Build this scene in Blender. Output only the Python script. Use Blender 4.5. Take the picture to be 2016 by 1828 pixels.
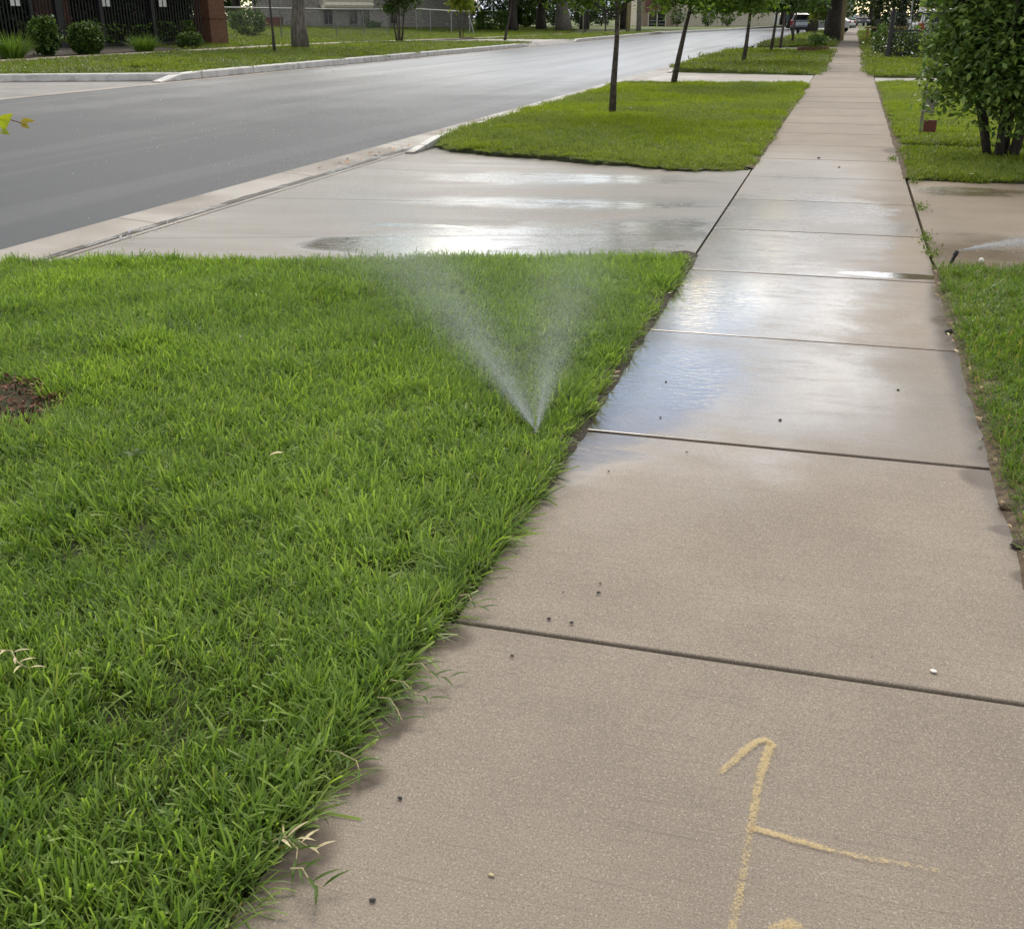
import bpy, math, random
import numpy as np
from mathutils import Vector, Matrix

for _o in list(bpy.data.objects):
    bpy.data.objects.remove(_o)
SC = bpy.context.scene
COL = SC.collection
R = math.radians

# ------------------------------------------------------------------ camera
F_PX, IW, IH = 2161.97, 2016.0, 1828.0
PITCH, YAW, ROLL, CAM_H = 0.3873, 0.2824, -0.0037, 1.4968
_cp, _sp, _cy, _sy = math.cos(PITCH), math.sin(PITCH), math.cos(YAW), math.sin(YAW)
FWD = Vector((-_sy * _cp, _cy * _cp, -_sp))
_r0 = Vector((_cy, _sy, 0.0))
_u0 = _r0.cross(FWD)
RIGHT = math.cos(ROLL) * _r0 + math.sin(ROLL) * _u0
UP = -math.sin(ROLL) * _r0 + math.cos(ROLL) * _u0
CAM = Vector((0, 0, CAM_H))
cd = bpy.data.cameras.new('camera')
cd.sensor_fit = 'HORIZONTAL'
cd.sensor_width = 36.0
cd.lens = 36.0 * F_PX / IW
cd.clip_start = 0.05
cd.clip_end = 4000
co = bpy.data.objects.new('camera', cd)
COL.objects.link(co)
co.matrix_world = Matrix(((RIGHT.x, UP.x, -FWD.x, 0), (RIGHT.y, UP.y, -FWD.y, 0),
                          (RIGHT.z, UP.z, -FWD.z, CAM_H), (0, 0, 0, 1)))
SC.camera = co

# ------------------------------------------------------------------ sky, sun, exposure
SUN_EL, SUN_AZ = R(47), R(-20)          # azimuth from +y, negative = to the left
w = bpy.data.worlds.new('World')
SC.world = w
w.use_nodes = True
wn = w.node_tree
wn.nodes.clear()


def nd(nt, typ, inp=None, **props):
    n = nt.nodes.new(typ)
    for k, v in props.items():
        setattr(n, k, v)
    for k, v in (inp or {}).items():
        s = n.inputs[k]
        if isinstance(v, bpy.types.NodeSocket):
            nt.links.new(v, s)
        else:
            s.default_value = v
    return n


def mth(nt, op, a, b=None, clamp=False):
    n = nt.nodes.new('ShaderNodeMath')
    n.operation = op
    n.use_clamp = clamp
    for i, v in enumerate((a, b)):
        if v is None:
            continue
        if isinstance(v, bpy.types.NodeSocket):
            nt.links.new(v, n.inputs[i])
        else:
            n.inputs[i].default_value = v
    return n.outputs[0]


def mixc(nt, fac, a, b, blend='MIX'):
    n = nt.nodes.new('ShaderNodeMix')
    n.data_type = 'RGBA'
    n.blend_type = blend
    for s, v in ((n.inputs[0], fac), (n.inputs[6], a), (n.inputs[7], b)):
        if isinstance(v, bpy.types.NodeSocket):
            nt.links.new(v, s)
        else:
            s.default_value = v if not isinstance(v, (tuple, list)) or len(v) == 4 else (*v, 1)
    return n.outputs[2]


def smooth(nt, x, lo, hi, a=0.0, b=1.0):
    n = nd(nt, 'ShaderNodeMapRange', {'Value': x, 'From Min': lo, 'From Max': hi, 'To Min': a, 'To Max': b},
           interpolation_type='SMOOTHSTEP')
    return n.outputs[0]


def noise(nt, vec, scale, detail=3, rough=0.5, dist=0.0):
    n = nd(nt, 'ShaderNodeTexNoise', {'Scale': scale, 'Detail': detail, 'Roughness': rough, 'Distortion': dist})
    if vec is not None:
        nt.links.new(vec, n.inputs['Vector'])
    return n.outputs['Fac']


def mapping(nt, vec, scale=(1, 1, 1), loc=(0, 0, 0)):
    return nd(nt, 'ShaderNodeMapping', {'Vector': vec, 'Scale': scale, 'Location': loc}).outputs[0]


sky = nd(wn, 'ShaderNodeTexSky', sky_type='NISHITA', sun_disc=False, sun_elevation=SUN_EL, sun_rotation=SUN_AZ,
         altitude=200, air_density=1.0, dust_density=0.5, ozone_density=1.0)
tc = nd(wn, 'ShaderNodeTexCoord').outputs['Generated']
# broken cloud layer: big masses, finer breakup, warm lit rims, grey bellies, brighter towards the hidden sun
cl_big = noise(wn, mapping(wn, tc, (1.0, 1.0, 2.4), (0.35, 0.1, 0.0)), 2.6, 7, 0.56, 0.4)
cl_col = noise(wn, mapping(wn, tc, (1.0, 1.0, 2.2), (1.7, 0.4, 0.3)), 4.2, 6, 0.58, 0.3)
gdir = Vector((math.sin(R(-12)) * math.cos(R(21.5)), math.cos(R(-12)) * math.cos(R(21.5)), math.sin(R(21.5))))
gap = nd(wn, 'ShaderNodeVectorMath', {0: tc, 1: tuple(gdir)}, operation='DOT_PRODUCT').outputs['Value']
gap = smooth(wn, gap, math.cos(R(10.5)), math.cos(R(2)))
cl_big = mth(wn, 'SUBTRACT', cl_big, mth(wn, 'MULTIPLY', gap, 0.085))
cover = smooth(wn, cl_big, 0.42, 0.50)
rim = mth(wn, 'MULTIPLY', smooth(wn, cl_big, 0.41, 0.46), smooth(wn, cl_big, 0.53, 0.47))
GL_EL, GL_AZ = R(28), R(-12)            # thin bright cloud below the hidden sun
sdv = (math.sin(GL_AZ) * math.cos(GL_EL), math.cos(GL_AZ) * math.cos(GL_EL), math.sin(GL_EL))
sdot = nd(wn, 'ShaderNodeVectorMath', {0: tc, 1: sdv}, operation='DOT_PRODUCT').outputs['Value']
glow = mth(wn, 'POWER', mth(wn, 'MAXIMUM', sdot, 0.0), 5.0)
ccol = mixc(wn, smooth(wn, cl_col, 0.38, 0.62), (4.6, 5.1, 6.0, 1), (10.9, 11.4, 12.2, 1))
ccol = mixc(wn, mth(wn, 'MULTIPLY', rim, 0.9), ccol, (16.0, 13.2, 8.6, 1))
gl3 = nd(wn, 'ShaderNodeVectorMath', {0: ccol, 'Scale': mth(wn, 'ADD', 0.62, mth(wn, 'MULTIPLY', glow, 2.0))}, operation='SCALE').outputs[0]
ccol = gl3
skyb = mixc(wn, 1.0, sky.outputs[0], (1.55, 1.5, 1.42, 1), 'MULTIPLY')
scol = mixc(wn, cover, skyb, ccol)
bg = nd(wn, 'ShaderNodeBackground', {'Color': scol, 'Strength': 0.1})
wo = nd(wn, 'ShaderNodeOutputWorld', {'Surface': bg.outputs[0]})

sl = bpy.data.lights.new('sun', 'SUN')
sl.energy = 1.2
sl.angle = R(22)
sl.color = (1.0, 0.92, 0.79)
so = bpy.data.objects.new('sun', sl)
COL.objects.link(so)
_sd = Vector((math.sin(SUN_AZ) * math.cos(SUN_EL), math.cos(SUN_AZ) * math.cos(SUN_EL), math.sin(SUN_EL)))
so.rotation_euler = _sd.to_track_quat('Z', 'Y').to_euler()

SC.view_settings.view_transform = 'Standard'
SC.view_settings.look = 'None'
SC.view_settings.gamma = 1.0
SC.view_settings.exposure = 0.55
SC.render.engine = 'CYCLES'
SC.cycles.max_bounces = 8
SC.cycles.diffuse_bounces = 3
SC.cycles.glossy_bounces = 3
SC.cycles.transmission_bounces = 4
SC.cycles.transparent_max_bounces = 12
SC.cycles.caustics_reflective = False
SC.cycles.caustics_refractive = False

# ------------------------------------------------------------------ helpers


def terrain(x, y=0):
    """height of the lawn beyond the far kerb; it rises gently away from the street"""
    t = min(max((-x - 28.0) / 18.0, 0.0), 1.0)
    return 0.09 + 0.62 * t * t * (3 - 2 * t)


def ray(px, py):
    return (FWD + RIGHT * ((px - IW / 2) / F_PX) + UP * ((IH / 2 - py) / F_PX))


def at(px, py, z=0.0):
    d = ray(px, py)
    return CAM + d * ((z - CAM_H) / d.z)


def gp(px, py):
    """where a sight line meets the rising ground across the street"""
    d = ray(px, py)
    t = 10.0
    while t < 260:
        p = CAM + d * t
        if p.z <= terrain(p.x):
            return Vector((p.x, p.y, terrain(p.x)))
        t += 0.1
    p = CAM + d * 200
    return Vector((p.x, p.y, terrain(p.x)))


def tag(o, label=None, cat=None, group=None, kind=None):
    if label:
        o['label'] = label
    if cat:
        o['category'] = cat
    if group:
        o['group'] = group
    if kind:
        o['kind'] = kind
    return o


def thing(name, label, cat, loc=(0, 0, 0), rz=0.0, group=None):
    o = bpy.data.objects.new(name, None)
    o.empty_display_size = 0.2
    COL.objects.link(o)
    o.location = loc
    o.rotation_euler = (0, 0, rz)
    return tag(o, label, cat, group)


class MB:
    def __init__(self):
        self.v, self.f = [], []

    def add(self, vs, fs):
        b = len(self.v)
        self.v += [tuple(p) for p in vs]
        self.f += [tuple(i + b for i in q) for q in fs]

    def box(self, c, s, rz=0.0, taper=1.0, rx=0.0):
        x, y, z = s[0] / 2, s[1] / 2, s[2] / 2
        vs = []
        for dz in (-1, 1):
            k = 1.0 if dz < 0 else taper
            for dx, dy in ((-1, -1), (1, -1), (1, 1), (-1, 1)):
                p = Vector((dx * x * k, dy * y * k, dz * z))
                if rx:
                    p = Matrix.Rotation(rx, 3, 'X') @ p
                p = Matrix.Rotation(rz, 3, 'Z') @ p
                vs.append((p.x + c[0], p.y + c[1], p.z + c[2]))
        self.add(vs, [(3, 2, 1, 0), (4, 5, 6, 7), (0, 1, 5, 4), (1, 2, 6, 5), (2, 3, 7, 6), (3, 0, 4, 7)])

    def tube(self, pts, rad, n=8, cap=True):
        pts = [Vector(p) for p in pts]
        if not isinstance(rad, (list, tuple)):
            rad = [rad] * len(pts)
        vs, fs = [], []
        prev = None
        for i, p in enumerate(pts):
            d = (pts[min(i + 1, len(pts) - 1)] - pts[max(i - 1, 0)])
            d = d.normalized() if d.length > 1e-9 else Vector((0, 0, 1))
            if prev is None:
                a = Vector((1, 0, 0)) if abs(d.x) < 0.9 else Vector((0, 1, 0))
                s = d.cross(a).normalized()
            else:
                s = (prev - d * prev.dot(d)).normalized()
            prev = s
            t = d.cross(s)
            for k in range(n):
                a = 2 * math.pi * k / n
                vs.append(p + (s * math.cos(a) + t * math.sin(a)) * rad[i])
        for i in range(len(pts) - 1):
            for k in range(n):
                k2 = (k + 1) % n
                fs.append((i * n + k, i * n + k2, (i + 1) * n + k2, (i + 1) * n + k))
        if cap:
            fs.append(tuple(range(n - 1, -1, -1)))
            fs.append(tuple((len(pts) - 1) * n + k for k in range(n)))
        self.add(vs, fs)

    def prism(self, poly, axis_vec, origin=(0, 0, 0)):
        """extrude a 3-D polygon by a vector"""
        a = Vector(axis_vec)
        n = len(poly)
        vs = [Vector(p) + Vector(origin) for p in poly]
        vs += [p + a for p in vs]
        fs = [tuple(range(n - 1, -1, -1)), tuple(range(n, 2 * n))]
        for i in range(n):
            j = (i + 1) % n
            fs.append((i, j, j + n, i + n))
        self.add(vs, fs)

    def lathe(self, prof, c, n=16):
        vs, fs = [], []
        for r_, z in prof:
            for k in range(n):
                a = 2 * math.pi * k / n
                vs.append((c[0] + r_ * math.cos(a), c[1] + r_ * math.sin(a), c[2] + z))
        for i in range(len(prof) - 1):
            for k in range(n):
                k2 = (k + 1) % n
                fs.append((i * n + k, i * n + k2, (i + 1) * n + k2, (i + 1) * n + k))
        self.add(vs, fs)

    def build(self, name, m, parent=None, smooth_=False, bevel=0.0, seg=2):
        me = bpy.data.meshes.new(name)
        me.from_pydata(self.v, [], self.f)
        me.update()
        if smooth_:
            me.polygons.foreach_set('use_smooth', [True] * len(me.polygons))
        return link(name, me, m, parent, bevel, seg)


def link(name, me, m, parent=None, bevel=0.0, seg=2):
    me.materials.append(m)
    o = bpy.data.objects.new(name, me)
    COL.objects.link(o)
    if parent is not None:
        o.parent = parent
    if bevel:
        b = o.modifiers.new('bevel', 'BEVEL')
        b.width = bevel
        b.segments = seg
        b.limit_method = 'ANGLE'
    return o


def np_mesh(name, V, Fc, attrs=None):
    """V (n,3); Fc (m,k) equal-size faces; attrs {name:(domain, values)}"""
    me = bpy.data.meshes.new(name)
    V = np.ascontiguousarray(V, np.float32)
    Fc = np.ascontiguousarray(Fc, np.int32)
    m, k = Fc.shape
    me.vertices.add(len(V))
    me.vertices.foreach_set('co', V.ravel())
    me.loops.add(m * k)
    me.loops.foreach_set('vertex_index', Fc.ravel())
    me.polygons.add(m)
    me.polygons.foreach_set('loop_start', np.arange(m, dtype=np.int32) * k)
    for an, (dom, val) in (attrs or {}).items():
        a = me.attributes.new(an, 'FLOAT', dom)
        a.data.foreach_set('value', np.ascontiguousarray(val, np.float32).ravel())
    me.update(calc_edges=True)
    return me


# ------------------------------------------------------------------ materials
def newmat(name):
    m = bpy.data.materials.new(name)
    m.use_nodes = True
    nt = m.node_tree
    nt.nodes.clear()
    out = nt.nodes.new('ShaderNodeOutputMaterial')
    return m, nt, out


def principled(nt, out, **inp):
    b = nd(nt, 'ShaderNodeBsdfPrincipled', {k.replace('_', ' '): v for k, v in inp.items()})
    nt.links.new(b.outputs[0], out.inputs[0])
    return b


def simple(name, col, rough=0.6, var=0.12, scale=8.0, metallic=0.0, bump=0.0, spec=0.5):
    m, nt, out = newmat(name)
    pos = nd(nt, 'ShaderNodeTexCoord').outputs['Object']
    n1 = noise(nt, pos, scale, 4, 0.6)
    c = mixc(nt, smooth(nt, n1, 0.3, 0.7), tuple(x * (1 - var) for x in col), tuple(min(1, x * (1 + var)) for x in col))
    b = principled(nt, out, Base_Color=c, Roughness=rough, Metallic=metallic)
    b.inputs['Specular IOR Level'].default_value = spec
    if bump:
        bm = nd(nt, 'ShaderNodeBump', {'Height': n1, 'Strength': bump, 'Distance': 0.02})
        nt.links.new(bm.outputs[0], b.inputs['Normal'])
    return m


def leaf_mat(name, dark, light, trans=0.35, rough=0.5, extra=None):
    m, nt, out = newmat(name)
    at_ = nd(nt, 'ShaderNodeAttribute', attribute_name='rnd').outputs['Fac']
    c = mixc(nt, at_, (*dark, 1), (*light, 1))
    if extra:
        c = mixc(nt, smooth(nt, at_, 0.93, 0.97), c, (*extra, 1))
    pb = nd(nt, 'ShaderNodeBsdfPrincipled', {'Base Color': c, 'Roughness': rough})
    pb.inputs['Specular IOR Level'].default_value = 0.28
    tcol = mixc(nt, 1.0, c, (1.25, 1.3, 0.7, 1), 'MULTIPLY')
    tr = nd(nt, 'ShaderNodeBsdfTranslucent', {'Color': tcol})
    mx = nd(nt, 'ShaderNodeMixShader', {0: trans, 1: pb.outputs[0], 2: tr.outputs[0]})
    nt.links.new(mx.outputs[0], out.inputs[0])
    return m


def grass_mat(name, dark, light, straw, straw_amt=0.03, patch=1.0):
    m, nt, out = newmat(name)
    rn = nd(nt, 'ShaderNodeAttribute', attribute_name='rnd').outputs['Fac']
    h = nd(nt, 'ShaderNodeAttribute', attribute_name='h').outputs['Fac']
    orn = nd(nt, 'ShaderNodeObjectInfo').outputs['Random']
    pos = nd(nt, 'ShaderNodeNewGeometry').outputs['Position']
    big = noise(nt, pos, 0.9 * patch, 3, 0.55)
    mid = noise(nt, pos, 5.0 * patch, 2, 0.5)
    f = mth(nt, 'ADD', mth(nt, 'MULTIPLY', rn, 0.55), mth(nt, 'MULTIPLY', orn, 0.25))
    f = mth(nt, 'ADD', f, mth(nt, 'MULTIPLY', mth(nt, 'SUBTRACT', big, 0.40), 0.7))
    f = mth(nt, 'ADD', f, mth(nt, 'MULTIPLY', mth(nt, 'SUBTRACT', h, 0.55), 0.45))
    f = mth(nt, 'ADD', f, mth(nt, 'MULTIPLY', mth(nt, 'SUBTRACT', mid, 0.5), 0.5), True)
    c = mixc(nt, f, (*dark, 1), (*light, 1))
    # sheath colour at the foot of each blade, pale cut at the very tip
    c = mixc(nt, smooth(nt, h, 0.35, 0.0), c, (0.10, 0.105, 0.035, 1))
    tip = mth(nt, 'MULTIPLY', smooth(nt, h, 0.93, 0.99), smooth(nt, rn, 0.45, 0.55))
    c = mixc(nt, mth(nt, 'MULTIPLY', tip, 0.55), c, (0.42, 0.45, 0.2, 1))
    r2 = mth(nt, 'FRACT', mth(nt, 'MULTIPLY', rn, 37.7))
    c = mixc(nt, mth(nt, 'MULTIPLY', smooth(nt, r2, 1 - straw_amt, 1 - straw_amt + 0.002), 0.9), c, (*straw, 1))
    pb = nd(nt, 'ShaderNodeBsdfPrincipled', {'Base Color': c, 'Roughness': 0.38})
    pb.inputs['Specular IOR Level'].default_value = 0.4
    tcol = mixc(nt, 1.0, c, (1.25, 1.35, 0.65, 1), 'MULTIPLY')
    tr = nd(nt, 'ShaderNodeBsdfTranslucent', {'Color': tcol})
    mx = nd(nt, 'ShaderNodeMixShader', {0: 0.45, 1: pb.outputs[0], 2: tr.outputs[0]})
    nt.links.new(mx.outputs[0], out.inputs[0])
    return m


def blob(nt, pos, wob, cx, cy, rx, ry, soft=0.35, amp=0.5):
    s = nd(nt, 'ShaderNodeVectorMath', {0: pos, 1: (cx, cy, 0)}, operation='SUBTRACT').outputs[0]
    s = nd(nt, 'ShaderNodeVectorMath', {0: s, 1: (1 / rx, 1 / ry, 0)}, operation='MULTIPLY').outputs[0]
    l = nd(nt, 'ShaderNodeVectorMath', {0: s}, operation='LENGTH').outputs['Value']
    l = mth(nt, 'ADD', l, mth(nt, 'MULTIPLY', mth(nt, 'SUBTRACT', wob, 0.5), amp))
    return smooth(nt, l, 1.0 + soft * 0.5, 1.0 - soft * 0.5)


def vmax(nt, lst):
    r_ = lst[0]
    for x in lst[1:]:
        r_ = mth(nt, 'MAXIMUM', r_, x)
    return r_


def concrete(name, base, broom='x', film=(), sheen=(), damp=(), dark=(), stain=True, damp_all=0.0, rough_dry=0.78, damp_rough=0.30):
    """broom finished concrete; film = standing water, damp = moist, dark = dirt stains (x, y, rx, ry, soft)"""
    m, nt, out = newmat(name)
    pos = nd(nt, 'ShaderNodeNewGeometry').outputs['Position']
    wob = noise(nt, pos, 2.3, 4, 0.6)
    wob2 = noise(nt, pos, 7.0, 3, 0.6)
    fine = noise(nt, pos, 300, 2, 0.8)
    fine2 = noise(nt, pos, 150, 3, 0.65)
    grit = noise(nt, pos, 190, 1, 0.5)
    cloud = noise(nt, pos, 1.7, 5, 0.6)
    sc = (2.5, 190, 60) if broom == 'x' else (190, 2.5, 60)
    br = noise(nt, mapping(nt, pos, sc), 1.0, 3, 0.6, 0.15)
    sand = nd(nt, 'ShaderNodeTexVoronoi', {'Vector': pos, 'Scale': 210.0}, feature='F1')
    spk = smooth(nt, nd(nt, 'ShaderNodeSeparateColor', {0: sand.outputs['Color']}).outputs[0], 0.955, 0.97)
    pit = smooth(nt, nd(nt, 'ShaderNodeSeparateColor', {0: sand.outputs['Color']}).outputs[1], 0.93, 0.95)
    near = smooth(nt, sand.outputs['Distance'], 0.5, 0.25)
    c = mixc(nt, smooth(nt, cloud, 0.3, 0.7), tuple(x * 0.88 for x in base), tuple(x * 1.10 for x in base))
    c = mixc(nt, smooth(nt, fine, 0.3, 0.7), mixc(nt, 1.0, c, (0.62, 0.61, 0.60, 1), 'MULTIPLY'), mixc(nt, 1.0, c, (1.36, 1.35, 1.33, 1), 'MULTIPLY'))
    c = mixc(nt, mth(nt, 'MULTIPLY', smooth(nt, grit, 0.58, 0.72), 0.6), c, tuple(x * 1.65 for x in base))
    c = mixc(nt, mth(nt, 'MULTIPLY', smooth(nt, grit, 0.40, 0.28), 0.6), c, tuple(x * 0.5 for x in base))
    c = mixc(nt, mth(nt, 'MULTIPLY', smooth(nt, fine2, 0.4, 0.65), 0.42), c, tuple(x * 0.7 for x in base))
    c = mixc(nt, mth(nt, 'MULTIPLY', smooth(nt, br, 0.46, 0.3), 0.6), c, tuple(x * 0.6 for x in base))
    c = mixc(nt, mth(nt, 'MULTIPLY', mth(nt, 'MULTIPLY', spk, near), 0.42), c, (0.62, 0.57, 0.50, 1))
    c = mixc(nt, mth(nt, 'MULTIPLY', mth(nt, 'MULTIPLY', pit, near), 0.55), c, (0.09, 0.075, 0.06, 1))
    if dark:
        dk = vmax(nt, [blob(nt, pos, wob2, a[0], a[1], a[2], a[3], a[4], 0.9) for a in dark])
        c = mixc(nt, mth(nt, 'MULTIPLY', dk, 0.75), c, (0.085, 0.06, 0.045, 1))
    dmp = None
    if damp:
        dmp = vmax(nt, [blob(nt, pos, wob, a[0], a[1], a[2], a[3], a[4], 0.7) for a in damp])
    if damp_all:
        da = mth(nt, 'MULTIPLY', smooth(nt, noise(nt, pos, 0.8, 3, 0.5), 0.25, 0.6), damp_all)
        dmp = da if dmp is None else mth(nt, 'MAXIMUM', dmp, da)
    flm = vmax(nt, [blob(nt, pos, wob, a[0], a[1], a[2], a[3], a[4], 0.6) for a in film]) if film else None
    if dmp is None:
        dmp = flm
    elif flm is not None:
        dmp = mth(nt, 'MAXIMUM', dmp, flm)
    shn = vmax(nt, [blob(nt, pos, wob, a[0], a[1], a[2], a[3], a[4], 1.3) for a in sheen]) if sheen else None
    if shn is not None:
        patch = noise(nt, mapping(nt, pos, (3.0, 9.0, 1)), 1.0, 4, 0.65, 0.6)
        shn = mth(nt, 'MULTIPLY', shn, smooth(nt, patch, 0.28, 0.55, 0.35, 1.0))
        dmp = shn if dmp is None else mth(nt, 'MAXIMUM', dmp, shn)
    rough = rough_dry
    # each slab its own tone
    sy = mth(nt, 'FLOOR', mth(nt, 'DIVIDE', mth(nt, 'SUBTRACT', nd(nt, 'ShaderNodeSeparateXYZ', {0: pos}).outputs[1], 2.4199), 1.524))
    wnz = nd(nt, 'ShaderNodeTexWhiteNoise', {'W': sy}, noise_dimensions='1D').outputs['Value']
    c = mixc(nt, 1.0, c, nd(nt, 'ShaderNodeCombineXYZ', {0: mth(nt, 'ADD', 0.92, mth(nt, 'MULTIPLY', wnz, 0.16)), 1: mth(nt, 'ADD', 0.92, mth(nt, 'MULTIPLY', wnz, 0.15)), 2: mth(nt, 'ADD', 0.92, mth(nt, 'MULTIPLY', wnz, 0.14))}).outputs[0], 'MULTIPLY')
    stn = noise(nt, pos, 0.9, 6, 0.68, 0.8)
    c = mixc(nt, mth(nt, 'MULTIPLY', smooth(nt, stn, 0.54, 0.70), 0.28), c, tuple(x * 0.62 for x in base))
    hgt = mth(nt, 'ADD', mth(nt, 'MULTIPLY', br, 0.5), mth(nt, 'MULTIPLY', fine2, 0.7))
    bstr = 0.5
    if dmp is not None:
        c = mixc(nt, dmp, c, mixc(nt, 1.0, c, (0.66, 0.63, 0.60, 1), 'MULTIPLY'))
        strk = noise(nt, mapping(nt, pos, (0.35, 2.4, 1)), 1.0, 3, 0.55, 0.4)
        rough = mth(nt, 'ADD', mth(nt, 'MULTIPLY', dmp, mth(nt, 'ADD', mth(nt, 'MULTIPLY', mth(nt, 'SUBTRACT', strk, 0.5), 0.45), -(rough_dry - damp_rough))), rough_dry)
        bstr = mth(nt, 'ADD', mth(nt, 'MULTIPLY', dmp, -0.28), 0.5)
    if shn is not None:
        rough = mth(nt, 'ADD', mth(nt, 'MULTIPLY', mth(nt, 'SUBTRACT', 0.17, rough), shn), rough)
    if flm is not None:
        rough = mth(nt, 'ADD', mth(nt, 'MULTIPLY', mth(nt, 'SUBTRACT', 0.05, rough), flm), rough)
        bstr = mth(nt, 'MULTIPLY', bstr, mth(nt, 'SUBTRACT', 1.0, mth(nt, 'MULTIPLY', flm, 0.95)))
    bmp = nd(nt, 'ShaderNodeBump', {'Height': hgt, 'Strength': bstr, 'Distance': 0.0016})
    nrm = bmp.outputs[0]
    if flm is not None:
        rip = noise(nt, mapping(nt, pos, (16, 30, 10)), 1.0, 4, 0.6, 0.8)
        rb = nd(nt, 'ShaderNodeBump', {'Height': rip, 'Strength': mth(nt, 'MULTIPLY', flm, 0.20), 'Distance': 0.005, 'Normal': nrm})
        nrm = rb.outputs[0]
    b = principled(nt, out, Base_Color=c, Roughness=rough, Normal=nrm)
    b.inputs['IOR'].default_value = 1.45
    if dmp is not None:
        # a coat of water only where it is wet
        b2 = b.inputs['Coat Weight']
        nt.links.new(mth(nt, 'ADD', mth(nt, 'MULTIPLY', shn if shn is not None else dmp, 0.40), mth(nt, 'MULTIPLY', flm, 0.55) if flm is not None else 0.0, True), b2)
        nt.links.new(rough if not isinstance(rough, float) else dmp, b.inputs['Coat Roughness'])
        nt.links.new(nrm, b.inputs['Coat Normal'])
    return m


def kerb_mat(name, col, rough, var, scale, bump=0.15):
    m, nt, out = newmat(name)
    pos = nd(nt, 'ShaderNodeNewGeometry').outputs['Position']
    n1 = noise(nt, pos, scale, 4, 0.6)
    n2 = noise(nt, mapping(nt, pos, (3, 0.5, 6)), 1.0, 4, 0.65)
    c = mixc(nt, smooth(nt, n1, 0.3, 0.7), tuple(x * (1 - var) for x in col), tuple(min(1, x * (1 + var)) for x in col))
    c = mixc(nt, mth(nt, 'MULTIPLY', smooth(nt, n2, 0.52, 0.68), 0.5), c, tuple(x * 0.55 for x in col))
    sp = nd(nt, 'ShaderNodeSeparateXYZ', {0: pos})
    j = mth(nt, 'FRACT', mth(nt, 'DIVIDE', sp.outputs[1], 3.05))
    c = mixc(nt, mth(nt, 'MULTIPLY', smooth(nt, mth(nt, 'ABSOLUTE', mth(nt, 'SUBTRACT', j, 0.5)), 0.008, 0.004), 0.8), c, (0.08, 0.07, 0.06, 1))
    foot = smooth(nt, mth(nt, 'ADD', sp.outputs[2], mth(nt, 'MULTIPLY', mth(nt, 'SUBTRACT', n1, 0.5), 0.08)), -0.05, -0.09)
    c = mixc(nt, mth(nt, 'MULTIPLY', foot, 0.6), c, (0.16, 0.12, 0.085, 1))
    bm = nd(nt, 'ShaderNodeBump', {'Height': n1, 'Strength': bump, 'Distance': 0.02})
    principled(nt, out, Base_Color=c, Roughness=rough, Normal=bm.outputs[0])
    return m


CONC = (0.278, 0.233, 0.186)
M = {}
M['walk'] = concrete('walk_concrete', CONC, 'x',
                     film=[(-0.70, 4.65, 0.36, 0.62, 0.7), (0.40, 7.14, 0.30, 0.085, 0.25), (-0.66, 6.1, 0.34, 0.7, 1.0)],
                     sheen=[(-0.50, 4.85, 0.75, 0.95, 0.9), (-0.50, 6.3, 0.80, 1.3, 0.9), (-0.88, 3.85, 0.34, 0.42, 0.9), (-0.75, 8.0, 0.6, 0.9, 1.0), (-0.3, 9.6, 0.6, 0.7, 1.0)],
                     damp=[(-0.62, 5.4, 0.95, 1.8, 1.1), (-0.30, 8.9, 0.84, 2.0, 0.22), (-0.35, 7.0, 0.85, 0.9, 0.6), (-0.4, 11.2, 0.8, 2.5, 1.4),
                           (0.72, 5.4, 0.20, 2.3, 0.8), (-0.1, 4.6, 0.9, 0.8, 1.4)],
                     dark=[(0.67, 5.2, 0.10, 2.0, 0.8), (0.62, 3.85, 0.09, 0.12, 0.5), (0.66, 3.42, 0.09, 0.05, 0.4), (0.66, 3.1, 0.06, 0.06, 0.5),
                           (-0.90, 5.2, 0.17, 2.3, 0.7), (-0.87, 3.5, 0.06, 0.5, 0.8),
                           (-0.86, 2.33, 0.07, 0.06, 0.6), (-0.87, 1.95, 0.06, 0.1, 0.7), (-0.86, 1.75, 0.07, 0.06, 0.6), (-0.88, 1.5, 0.08, 0.1, 0.8),
                           (0.62, 14.2, 0.12, 0.3, 0.8)])
M['apron'] = concrete('apron_concrete', (0.225, 0.21, 0.188), 'x',
                      film=[(-3.1, 7.5, 0.75, 0.36, 0.5), (-3.25, 8.32, 0.42, 0.08, 0.25)],
                      sheen=[(-2.1, 7.7, 1.15, 0.8, 0.5), (-1.3, 8.4, 0.5, 0.6, 0.9), (-2.4, 9.6, 1.3, 0.3, 0.9), (-2.8, 11.2, 1.3, 0.4, 1.0)],
                      damp=[(-2.6, 9.0, 3.4, 5.0, 0.5)], damp_all=0.8, damp_rough=0.46)
M['drive'] = concrete('drive_concrete', (0.29, 0.235, 0.178), 'x', damp=[(1.6, 8.0, 1.5, 0.9, 0.8)], damp_all=0.45,
                      sheen=[(1.2, 11.0, 0.5, 0.3, 0.9)])
M['conc_far'] = concrete('far_concrete', (0.38, 0.355, 0.33), 'x', damp_all=0.5)
M['bay'] = concrete('bay_concrete', (0.21, 0.205, 0.20), 'x', damp_all=0.3)
M['kerb'] = kerb_mat('kerb_concrete', (0.58, 0.565, 0.54), 0.7, 0.14, 3.0, bump=0.15)
M['gutter'] = concrete('gutter_concrete', (0.235, 0.205, 0.172), 'y', damp_all=0.6)

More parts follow.
